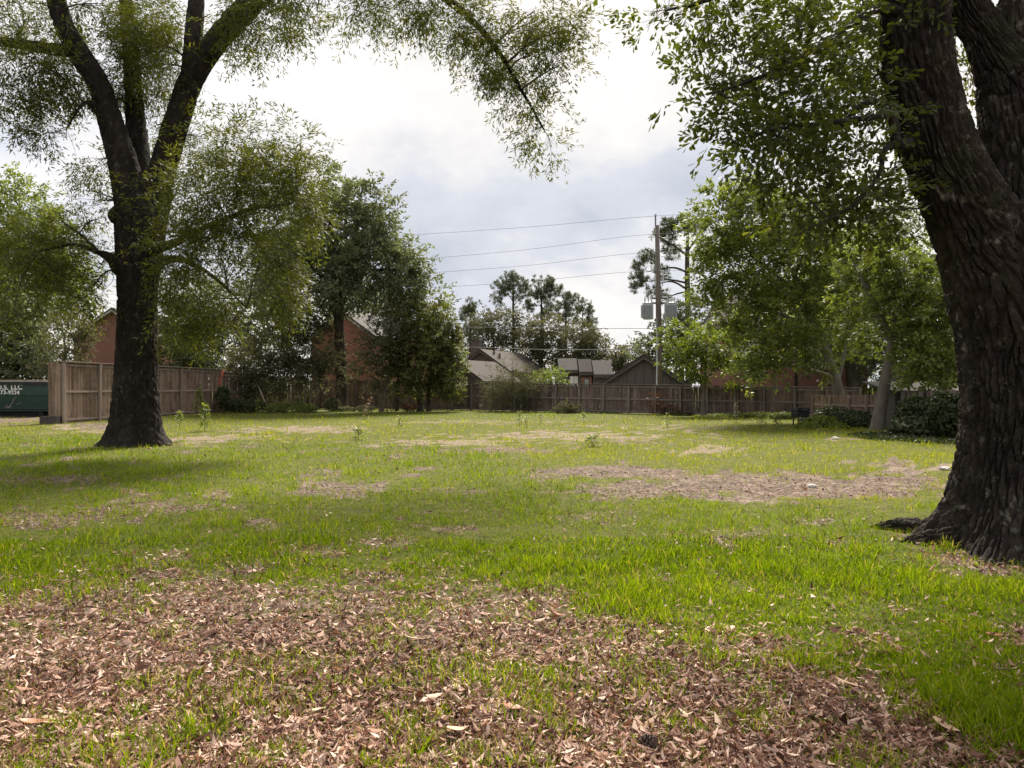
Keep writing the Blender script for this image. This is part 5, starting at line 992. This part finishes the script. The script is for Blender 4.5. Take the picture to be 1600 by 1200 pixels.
    make_tree('broadleaf_tree', 'dark shaded tree with forked trunk before the brick wall', up(1335, 41), [[(1334, 640, 41, .42), (1333, 600, 41, .4), (1330, 570, 41, .3), (1320, 530, 41, .12)], [(1334, 600, 41, .25), (1352, 588, 41, .18), (1368, 565, 41, .12), (1390, 530, 41, .05)]],
              [(1320, 535, 45, 34, 41, 1.8, 1), (1370, 535, 45, 36, 41, 1.8, 1), (1350, 490, 55, 40, 41.5, 2.2, 1), (1400, 480, 50, 50, 42, 2, .9), (1290, 560, 30, 22, 41, 1.2, .8), (1390, 570, 30, 20, 42, 1.2, .8), (1300, 420, 60, 60, 43, 2.4, .8), (1390, 380, 60, 60, 43, 2.4, .8), (1450, 540, 40, 50, 42, 2, .9)], 452, M['leaf_dark'], M['bark'], .2, .1, k=1.3, m=18, slen=.9, gap=.4, gapsc=.7, **kw)
    make_tree('sapling', 'thin pale pole-like sapling standing against the brick wall', up(1211, 36.5), [[(1209, 655, 36.5, .05), (1210, 620, 36.5, .045), (1212, 575, 36.5, .04), (1213, 545, 36.5, .015)]], [(1213, 545, 16, 14, 36.5, .5, 1), (1208, 560, 10, 8, 36.5, .3, .8)], 453, M['leaf_mid'], M['bark_pale'], .12, .06, k=3, m=12, slen=.4, gap=.3, **kw)

def build_woods():
    r = np.random.default_rng(900); bl = []
    for u in np.arange(-500, 2600, 75):
        h = r.uniform(26, 60); bl.append((u+r.uniform(-20, 20), 612-h*.62, r.uniform(45, 60), h*.75, r.uniform(105, 125), 4, .9))
    L, c = crown_geo(bl, 901, .55, .3, m=14, slen=1.8, k=.42, gap=.36, gapsc=.3)
    g = Geo()
    for b in bl:
        p, q = W(b[0], 618, b[4]), W(b[0]+r.uniform(-6, 6), b[1], b[4]); p[2] = -.1; V, Q = sweep_raw(catmull(np.array([p, (p+q)/2, q]), 8), np.linspace(.3, .1, 8), 7); g.add(V, Q)
    root = empty('distant_woods', (0, 115, 0)); tag(root, 'far belt of trees along the horizon behind the houses', 'trees', kind='stuff'); o = np.array([0, 115, 0.])
    link('crowns', leaf_mesh('crowns', (L[0]-o,)+L[1:]), M['leaf_grey'], root)['kind'] = 'stuff'; g.V = [v-o for v in g.V]; link('trunks', g.mesh('trunks'), M['bark'], root)['kind'] = 'stuff'
    make_tree('broadleaf_tree', 'leafy tree filling the gap behind the ivy mound and shed', up(1500, 40), [[(1500, 650, 40, .2), (1500, 580, 40, .16), (1498, 500, 40, .06)]],
              [(1480, 560, 50, 40, 40, 1.8, 1), (1430, 570, 40, 32, 41, 1.5, 1), (1540, 560, 50, 50, 40, 1.8, .8), (1500, 490, 60, 50, 40, 2, .8), (1385, 588, 34, 22, 43, 1.2, 1.1), (1360, 580, 24, 24, 44, 1, 1), (1420, 590, 30, 16, 40, 1, .9), (1480, 595, 40, 12, 40, 1, .9)], 905, M['leaf_mid'], M['bark'], .2, .1, k=1.2, m=18, slen=.9, gap=.4, gapsc=.7, nsub=6)

def ivy(name, label, cat, boxes, seed, mat, leafL, leafW, n, kind=None):
    """mounded climbing or ground cover plants; boxes: (u, v, ru, rv, D, rd)"""
    r = np.random.default_rng(seed); L = []
    for (u, v, ru, rv, D, rd) in boxes:
        c = W(u, v, D); rad = np.array([ru/F*D, rd, rv/F*D]); k = int(n*ru*rv/1000)
        q = r.normal(0, 1, (k, 3)); q /= np.linalg.norm(q, axis=1)[:, None]; q[:, 2] = np.abs(q[:, 2])*np.where(r.random(k) < .8, 1, -1)
        lump = 0.75+0.5*vnoise(q*2.6+seed, seed)
        P = c+q*(r.uniform(.72, 1.0, k)*lump)[:, None]*rad; P[:, 2] = np.maximum(P[:, 2], .02)
        A = np.stack([r.normal(0, .6, k), r.normal(0, .6, k), r.normal(-.35, .4, k)], 1)+q*.3; A /= np.linalg.norm(A, axis=1)[:, None]
        Nn = q+r.normal(0, .45, (k, 3)); Nn -= (Nn*A).sum(1)[:, None]*A; Nn /= np.linalg.norm(Nn, axis=1)[:, None]+1e-9
        L.append((P, A, Nn, leafL*r.uniform(.6, 1.2, k), leafW*r.uniform(.7, 1.2, k), np.clip(.45+.5*(fbm(P*2.2, 2, seed)-.5)+r.normal(0, .16, k), 0, 1)))
    L = tuple(np.concatenate([l[i] for l in L]) for i in range(6)); c0 = L[0].mean(0); c0[2] = 0
    root = empty(name, c0); tag(root, label, cat, None, kind); f = link('foliage', leaf_mesh('foliage', (L[0]-c0,)+L[1:]), mat, root); f['kind'] = 'stuff'
    g = Geo()
    for i in r.choice(len(L[0]), min(40, len(L[0])), replace=False):
        e = L[0][i]-c0; b = np.array([e[0]*.6, e[1]*.6, -.03]); V, Q = sweep_raw(catmull(np.array([b, (b+e)/2+r.normal(0, .05, 3), e]), 6), np.linspace(.012, .004, 6), 5); g.add(V, Q)
    link('stems', g.mesh('stems'), M['stem'], root); print(name, len(L[0]))

def weed(label, u, v, h, seed, spread=.13, n=46, mat='leaf_mid', leafL=.09, leafW=.03, bend=.0):
    n = int(n*1.8); leafL *= 1.35; leafW *= 1.5; spread *= 1.25
    r = np.random.default_rng(seed); x, y = G(u, v); root = empty('tall_weed', (x, y, 0)); tag(root, label, 'weed', 'tall weeds on the lot')
    stalk = catmull(np.array([[0, 0, -.03], [bend*.3, 0, h*.5], [bend, .02, h]]), 10); g = Geo(); V, Q = sweep_raw(stalk, np.linspace(.011, .004, 10), 6); g.add(V, Q); link('stalk', g.mesh('stalk'), M['stem'], root)
    t = np.sort(r.uniform(.12, 1, n)); B = np.stack([np.interp(t, np.linspace(0, 1, 10), stalk[:, i]) for i in range(3)], 1)
    a = r.uniform(0, 2*math.pi, n); off = np.stack([np.cos(a), np.sin(a), r.normal(.15, .3, n)], 1); B = B+off*(spread*r.uniform(0, .8, n)*(1.1-t))[:, None]
    A = off+r.normal(0, .2, (n, 3)); A /= np.linalg.norm(A, axis=1)[:, None]; Nn = np.array([[0, 0, 1.]])+r.normal(0, .4, (n, 3)); Nn -= (Nn*A).sum(1)[:, None]*A; Nn /= np.linalg.norm(Nn, axis=1)[:, None]
    link('foliage', leaf_mesh('foliage', (B, A, Nn, leafL*r.uniform(.6, 1.2, n), leafW*r.uniform(.7, 1.2, n), r.uniform(.3, 1, n))), M[mat], root)['kind'] = 'stuff'

def build_plants():
    ivy('ivy_mound', 'dense dark ivy mound smothering the picket fence beside the big oak', 'ivy', [(1445, 655, 46, 32, 22.3, .55), (1422, 648, 16, 20, 23.2, .4), (1480, 650, 30, 34, 20.8, .5), (1445, 672, 55, 18, 21.5, .8)], 501, M['leaf_ivy'], .11, .09, 4200)
    ivy('ground_ivy', 'low ivy spreading over the ground in front of the ivy mound', 'ivy', [(1420, 688, 70, 7, 21.0, 1.0), (1470, 694, 50, 8, 19.8, .9), (1370, 682, 40, 6, 22.4, .7)], 502, M['leaf_ivy'], .10, .08, 9000)
    ivy('undergrowth', 'dark leafy undergrowth at the foot of the leaning trees', 'plants', [(1325, 656, 50, 14, 29, 1.1), (1355, 662, 28, 13, 27.6, .8), (1300, 650, 24, 14, 31, .8)], 503, M['leaf_ivy'], .13, .08, 5200)
    ivy('leafy_bush', 'bright green low bush in front of the black grill', 'plants', [(1283, 663, 26, 13, 27.2, .7), (1262, 668, 18, 8, 26.4, .6), (1305, 668, 18, 9, 26.6, .6)], 504, M['leaf_bright'], .12, .07, 6000)
    ivy('undergrowth', 'low weedy plants along the back fence left of the black grill', 'plants', [(1190, 653, 50, 8, 36.0, .6), (1225, 654, 24, 9, 34.5, .5), (1130, 652, 40, 5, 37.6, .5)], 505, M['leaf_mid'], .13, .06, 8000)
    ivy('strap_leaf_plants', 'clump of strappy pale green plants at the foot of the crape myrtles', 'plants', [(455, 637, 34, 9, 44, .6), (480, 640, 16, 7, 43.5, .4), (430, 640, 14, 7, 43.6, .4)], 506, M['leaf_mid'], .22, .05, 8000)
    ivy('undergrowth', 'dark low shrubs along the foot of the receding left fence', 'plants', [(385, 634, 30, 10, 43.4, .7), (360, 632, 18, 10, 42.6, .5), (348, 620, 10, 18, 42.3, .35)], 507, M['leaf_ivy'], .14, .08, 6500)
    ivy('undergrowth', 'low plants around the bare oak trunk base', 'plants', [(518, 633, 14, 12, 45.6, .45), (540, 640, 18, 5, 45.4, .4), (570, 638, 16, 5, 45.2, .4)], 508, M['leaf_grey'], .13, .06, 8000)
    ivy('russet_plants', 'low russet plant under the magnolia', 'plants', [(640, 636, 13, 5, 44.8, .4)], 509, M['leaf_red'], .12, .06, 12000)
    ivy('undergrowth', 'sparse low weeds at the foot of the grey back fence', 'plants', [(950, 647, 14, 4, 42.2, .3), (1060, 648, 26, 4, 39.7, .4), (930, 649, 10, 2, 42.4, .3)], 510, M['leaf_grey'], .12, .05, 8000)
    weed('tall leafy weed standing alone right of the willow oak', 320, 674, .95, 601, .2, 120, 'leaf_bright', .10, .04)
    weed('shorter leafy weed between the willow oak and the tall weed', 281, 668, .62, 602, .17, 60, 'leaf_mid', .10, .04)
    weed('bushy yellow green weed against the brown fence', 311, 650, 1.5, 603, .4, 170, 'leaf_bright', .13, .05)
    weed('upright weed below the leaning stick', 403, 650, .9, 604, .12, 40, 'leaf_bright', .12, .04)
    weed('thin seeding weed near the bare oak trunk', 571, 655, 1.1, 605, .12, 50, 'leaf_red', .08, .025, .25)
    weed('low weed near the small dark shrub', 912, 660, .45, 606, .16, 40, 'leaf_mid')
    weed('weed in front of the bright green bush', 845, 662, .5, 607, .14, 40, 'leaf_mid')
    weed('weed in front of the round shrub', 812, 663, .5, 608, .13, 40, 'leaf_mid')
    weed('small weed on the sandy patch near the photo centre', 822, 668, .4, 609, .12, 34, 'leaf_mid')
    weed('weed in front of the utility pole', 1042, 668, .55, 610, .16, 46, 'leaf_mid')
    weed('tall thin weed by the fence right of the young tree', 1150, 660, .85, 611, .1, 34, 'leaf_grey', .09, .03)
    weed('low dark weed on the sand left of centre', 625, 667, .42, 612, .15, 40, 'leaf_mid')
    weed('weed at the edge of the lot before the low weedy plants', 1215, 672, .45, 613, .2, 60, 'leaf_grey')
    weed('weed on the right of the yellow green weeds', 1190, 668, .5, 614, .2, 60, 'leaf_mid')
    weed('small bushy weed on the sand left of the lush lawn edge', 560, 686, .30, 615, .22, 60, 'leaf_bright')
    weed('broad low weed beside the sandy streak at centre', 925, 697, .25, 616, .3, 80, 'leaf_bright')

# ------------------------------------------------------------------ small things
def stone(label, u, v, s, seed):
    x, y = G(u, v); r = np.random.default_rng(seed); k = 12; V = []; 
    for i in range(7):
        ph = math.pi*i/6
        for j in range(k):
            th = 2*math.pi*j/k; V.append((math.sin(ph)*math.cos(th), math.sin(ph)*math.sin(th), math.cos(ph)))
    V = np.array(V); V = V*(0.7+.6*vnoise(V*1.7+seed, seed))[:, None]*np.array([s, s*.7, s*.45])
    mb = MB(); mb.add(V, [(i*k+j, (i+1)*k+j, (i+1)*k+(j+1) % k, i*k+(j+1) % k) for i in range(6) for j in range(k)])
    o = mb.build('stone', M['stone'], loc=(x, y, s*.22)); tag(o, label, 'stone')
def big_leaf(label, u, v, L_, w, mat, seed, tilt=.25, rot=None, lobed=False):
    r = random.Random(seed); x, y = G(u, v); n = 12; V = []; f = []
    for i in range(n+1):
        t = i/n; hw = w/2*(math.sin(math.pi*t**.8)**.75)*(1+(.35*math.sin(t*18) if lobed else 0))+.001; zc = .25*L_*(t-.5)**2*tilt*4; zz = .18*hw
        V += [(t*L_-L_/2, -hw, zc+zz*1.6), (t*L_-L_/2, 0, zc), (t*L_-L_/2, hw, zc+zz)]
    for i in range(n): a = i*3; f += [(a, a+1, a+4, a+3), (a+1, a+2, a+5, a+4)]
    mb = MB(); mb.add(V, f); me = mb.mesh('fallen_leaf', True); o = link('fallen_leaf', me, mat)
    o.location = (x, y, float(gz(np.array([x]), np.array([y]))[0])+.035); o.rotation_euler = (r.uniform(-.3, .3), tilt*.6, rot if rot is not None else r.uniform(0, 6.28)); tag(o, label, 'leaf')
def build_small():
    stone('small white stone lying on the brown bare patch', 1268, 761, .075, 701)
    stone('pale flat stone beside the big oak trunk on sand', 1476, 734, .09, 702)
    stone('flat pale stone lying in front of the bright low bush', 1305, 687, .13, 703)
    big_leaf('large russet brown leaf standing in grass at lower right', 1506, 1098, .075, .048, M['brownleaf'], 1, .5, .3)
    big_leaf('flat russet leaf in the grass at the right edge', 1552, 999, .12, .035, M['brownleaf'], 2, .2, .15)
    big_leaf('tan curled leaf in grass, right of centre', 1380, 968, .07, .03, M['tanleaf'], 3, .7, 1.2)
    big_leaf('long tan leaf at the litter edge, right of the grey twig', 1325, 1080, .14, .04, M['tanleaf'], 4, .3, -.5)
    big_leaf('pale leaf cluster low in the grass near lower right corner', 1475, 1145, .11, .05, M['tanleaf'], 5, .5, -.7)
    big_leaf('russet leaf lying in litter at lower left', 55, 1136, .11, .035, M['brownleaf'], 6, .3, .35)
    big_leaf('orange tan round leaf on litter at lower left', 80, 1139, .055, .045, M['tanleaf'], 7, .5, .9)
    big_leaf('pale pointed leaf on litter near centre bottom', 648, 1010, .13, .03, M['tanleaf'], 8, .3, .15)
    big_leaf('broad pinkish tan leaf on litter at centre bottom', 712, 1152, .09, .05, M['tanleaf'], 9, .4, .5)
    big_leaf('dark russet lobed leaf on litter near centre bottom', 800, 1118, .1, .05, M['brownleaf'], 10, .4, .2, True)
    big_leaf('small russet leaf on lawn near centre right', 977, 876, .06, .03, M['brownleaf'], 11, .8, 1.4)
    # twig
    p = np.array([[*G(1224, 1150), .012], [*G(1228, 1128), .022], [*G(1236, 1100), .05]]); t = MB().tube(catmull(p, 10), np.linspace(.005, .003, 10), 6).build('twig', M['twig']); tag(t, 'short grey dead twig lying on the leaf litter', 'twig')
    p = np.array([[*G(1160, 1172), .014], [*G(1195, 1165), .02], [*G(1222, 1150), .014]]); t = MB().tube(catmull(p, 10), np.linspace(.004, .003, 10), 6).build('twig', M['twig']); tag(t, 'thin dark twig lying flat beside the grey twig', 'twig')
    # pine cone
    x, y = G(1008, 1170); root = empty('pine_cone', (x, y, .03)); tag(root, 'dark pine cone lying in the litter at bottom centre', 'pine cone')
    MB().lathe((0, 0, -.022), [(.006, 0), (.017, .01), (.019, .03), (.012, .06), (.003, .075)], 10).build('core', M['cone'], root)
    for i in range(46):
        h = i/46; a = i*2.4; rr = .021*math.sin(math.pi*(.15+.8*h))+.006; R = Euler((0, -.5, a)).to_matrix()
        MB().box((rr*math.cos(a), rr*math.sin(a), -.018+h*.07), (.018, .013, .005), np.array(R)).build('scale', M['cone'], root)
    root.rotation_euler = (1.2, .3, .7)
    # discarded black grill cart in the weeds
    x, y = up(1250, 28.2)
    root = empty('grill_cart', (x, y, 0), .25); tag(root, 'black weathered grill cart with flat lid standing in weeds by the fence', 'grill')
    MB().prism([(-.24, .34), (.24, .34), (.28, .52), (.24, .60), (-.24, .60), (-.28, .52)], -.2, .2).build('firebox', M['black'], root)
    lid = MB().prism([(-.30, .61), (.30, .61), (.29, .68), (.22, .73), (-.22, .73), (-.29, .68)], -.24, .24).build('lid', M['black'], root); MB().tube([(-.12, -.28, .66), (.12, -.28, .66)], .012, 6).build('handle', M['greyplastic'], lid)
    MB().box((.50, 0, .56), (.38, .40, .04)).build('side_shelf', M['greyplastic'], root)
    for sx in (-.2, .2):
        for sy in (-.15, .15): MB().box((sx, sy, .17), (.04, .04, .34)).build('leg', M['black'], root)
    for sy in (-.2, .2): MB().tube([(.2, sy-.02, .09), (.2, sy+.02, .09)], .09, 14).build('wheel', M['black'], root)
    MB().box((0, -.19, .23), (.36, .02, .16)).build('front_panel', M['greyplastic'], root)

left_oak(); right_oak()
build_grass(); build_litter()
build_fences(); build_houses(); build_dumpster(); build_pole(); build_trees(); build_woods(); build_plants(); build_small()



import sys
print('TRIS', file=sys.stderr) if 0 else print('TRIS', sum(sum(len(p.vertices)-2 for p in o.data.polygons) if len(o.data.polygons) < 2000 else len(o.data.loops)-2*len(o.data.polygons) for o in bpy.data.objects if o.type == 'MESH'))
